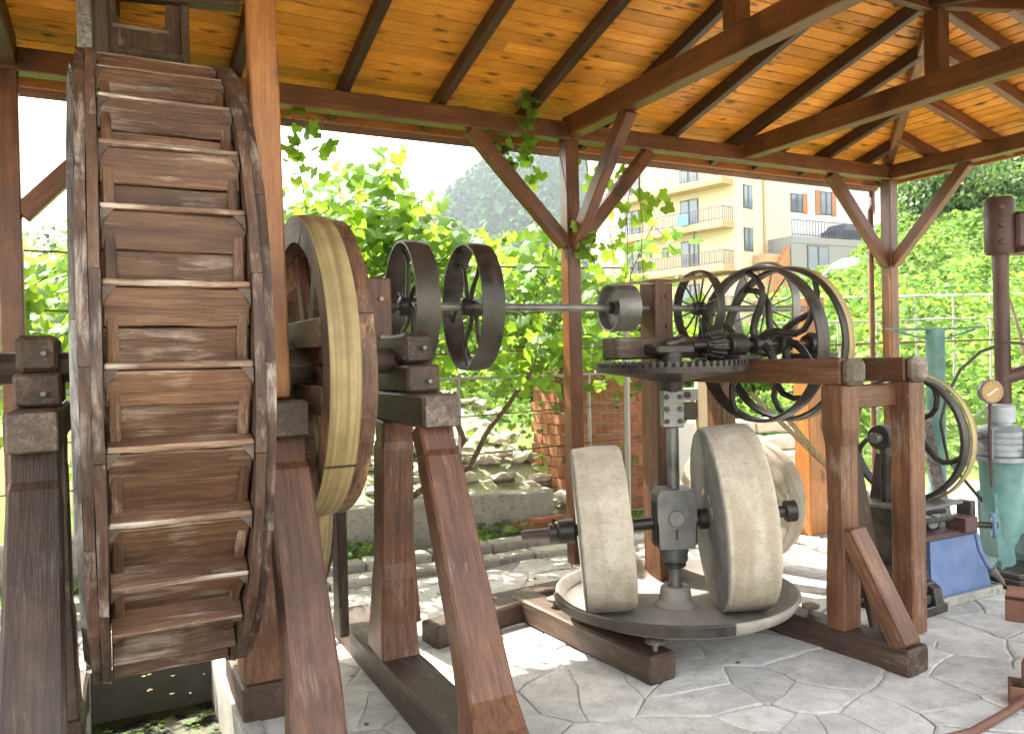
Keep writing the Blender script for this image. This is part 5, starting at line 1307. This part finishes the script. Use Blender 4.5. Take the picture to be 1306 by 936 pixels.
# ---- vine over the trellis
n_ = 2600; r = np.random.default_rng(77)
X = r.uniform(3.3, 8.3, n_); Y = 10.8+r.random(n_)*2.6; Z = 2.32+.12*r.normal(size=n_); dr = r.random(n_) < .35; Z = np.where(dr, Z-r.random(n_)*1.0, Z)
keep = np.array([noise.noise(V((x*1.3, y*1.3, 4))) > -.12 for x, y in zip(X, Y)])
tv_ = thing('trellis_vine', 'bright vine growing over the pale trellis rails', 'vine', (5.5, 12, 0))
cane(0, [(4.4, 11.8, 0), (4.45, 11.8, 1.2), (4.6, 11.9, 2.3)], .03, .02, tv_, 'trunk'); cane(0, [(6.5, 10.4, 0), (6.45, 10.5, 1.2), (6.3, 10.7, 2.2)], .03, .02, tv_, 'trunk')
scatter('foliage', np.stack([X, Y, Z], 1)[keep], (r.normal(size=(n_, 3))*.5+np.array([0, -.4, .8]))[keep], r.uniform(.06, .12, n_)[keep], (LV, LF), M_leaf, tv_, 9)
# weeds along kerb
n_ = 1500; r = np.random.default_rng(5); S_ = r.uniform(-4.8, 1.2, n_); B_ = r.uniform(.68, 1.08, n_); kp = np.array([noise.noise(V((s*2, 0, 8))) > .0 for s in S_])
P = np.array([tuple(PV.p(s, b, z)) for s, b, z in zip(S_, B_, r.uniform(-.01, .16, n_)**1.0)])
tag(scatter('kerb_weeds', P[kp], (r.normal(size=(n_, 3))*.6+np.array([0, -.3, .7]))[kp], r.uniform(.03, .07, n_)[kp], SIMP, M_grassl, None, 10), 'small green weeds growing between kerb and low wall', 'weeds')

# ---- leaf litter blown onto the paving
n_ = 420; r = np.random.default_rng(15); A_ = r.uniform(-4.5, 3.5, n_); B_ = -np.abs(r.normal(0, 1.1, n_))+.25
P = np.array([tuple(PV.p(a, b, .006)) for a, b in zip(A_, B_)]); kp = (P[:, 1] > 2.5)
tag(scatter('leaf_litter', P[kp], (r.normal(size=(n_, 3))*.18+np.array([0, 0, 1.0]))[kp], r.uniform(.008, .028, n_)[kp], SIMP, M_stem, None, 10), 'small dry brown leaf scraps scattered over the paving', 'leaf litter')
# ---- wooded mountain far behind
xs = np.linspace(-600, 700, 70); ys = np.linspace(250, 860, 30); nx = 70
def mz(x, y): return max(0, (y-250)*.40*math.exp(-((x/y-.03)/.24)**2)+26*noise.noise(V((x*.005, y*.005, 1)))+9*noise.noise(V((x*.02, y*.02, 1))))-1
vs = [(x, y, mz(x, y)) for y in ys for x in xs]
struct('mountain', mesh('mountain', vs, [(j*nx+i, j*nx+i+1, (j+1)*nx+i+1, (j+1)*nx+i) for j in range(29) for i in range(nx-1)], 80), M_mount)
rm = random.Random(9); rg = np.random.default_rng(9); Ps = []; Ns = []; Ss = []
for i in range(4200):
    y = rm.uniform(262, 640); x = rm.uniform(-.30, .30)*y; z = mz(x, y); h = rm.uniform(8, 26); k = 12
    u = rg.random(k); an = rg.random(k)*6.283; rr = h*.22*(1-u*.9)
    Ps.append(np.stack([x+rr*np.cos(an), y+rr*np.sin(an), z+h*(.1+.9*u)], 1)); Ns.append(np.stack([np.cos(an), np.sin(an), np.full(k, .7)], 1)+rg.normal(size=(k, 3))*.35); Ss.append(h*.30*(1.1-u*.8))
o = scatter('pine_forest', np.concatenate(Ps), np.concatenate(Ns), np.concatenate(Ss), SIMP, M_conif, None, 4)
tag(o, 'distant hazy pine forest covering the mountain behind the vines', 'forest')
# ---- air haze over the whole place
HZ = bpy.data.materials.new('haze_air'); HZ.use_nodes = True; hn = HZ.node_tree; hn.nodes.clear()
pv_ = hn.nodes.new('ShaderNodeVolumePrincipled'); pv_.inputs['Density'].default_value = .00032; pv_.inputs['Color'].default_value = (.86, .92, 1, 1)
ho = hn.nodes.new('ShaderNodeOutputMaterial'); hn.links.new(pv_.outputs[0], ho.inputs['Volume'])
hb = [(x, y, z) for z in (-2.0, 330.0) for x, y in ((-1320, -1320), (1320, -1320), (1320, 1320), (-1320, 1320))]
hz = place('haze', mesh('haze', hb, [(3, 2, 1, 0), (4, 5, 6, 7), (0, 1, 5, 4), (1, 2, 6, 5), (2, 3, 7, 6), (3, 0, 4, 7)]), HZ); hz['kind'] = 'stuff'
sc.cycles.volume_bounces = 0
print('objects', len(bpy.data.objects), 'tris', sum(len(o.data.polygons) for o in bpy.data.objects if o.type == 'MESH'))
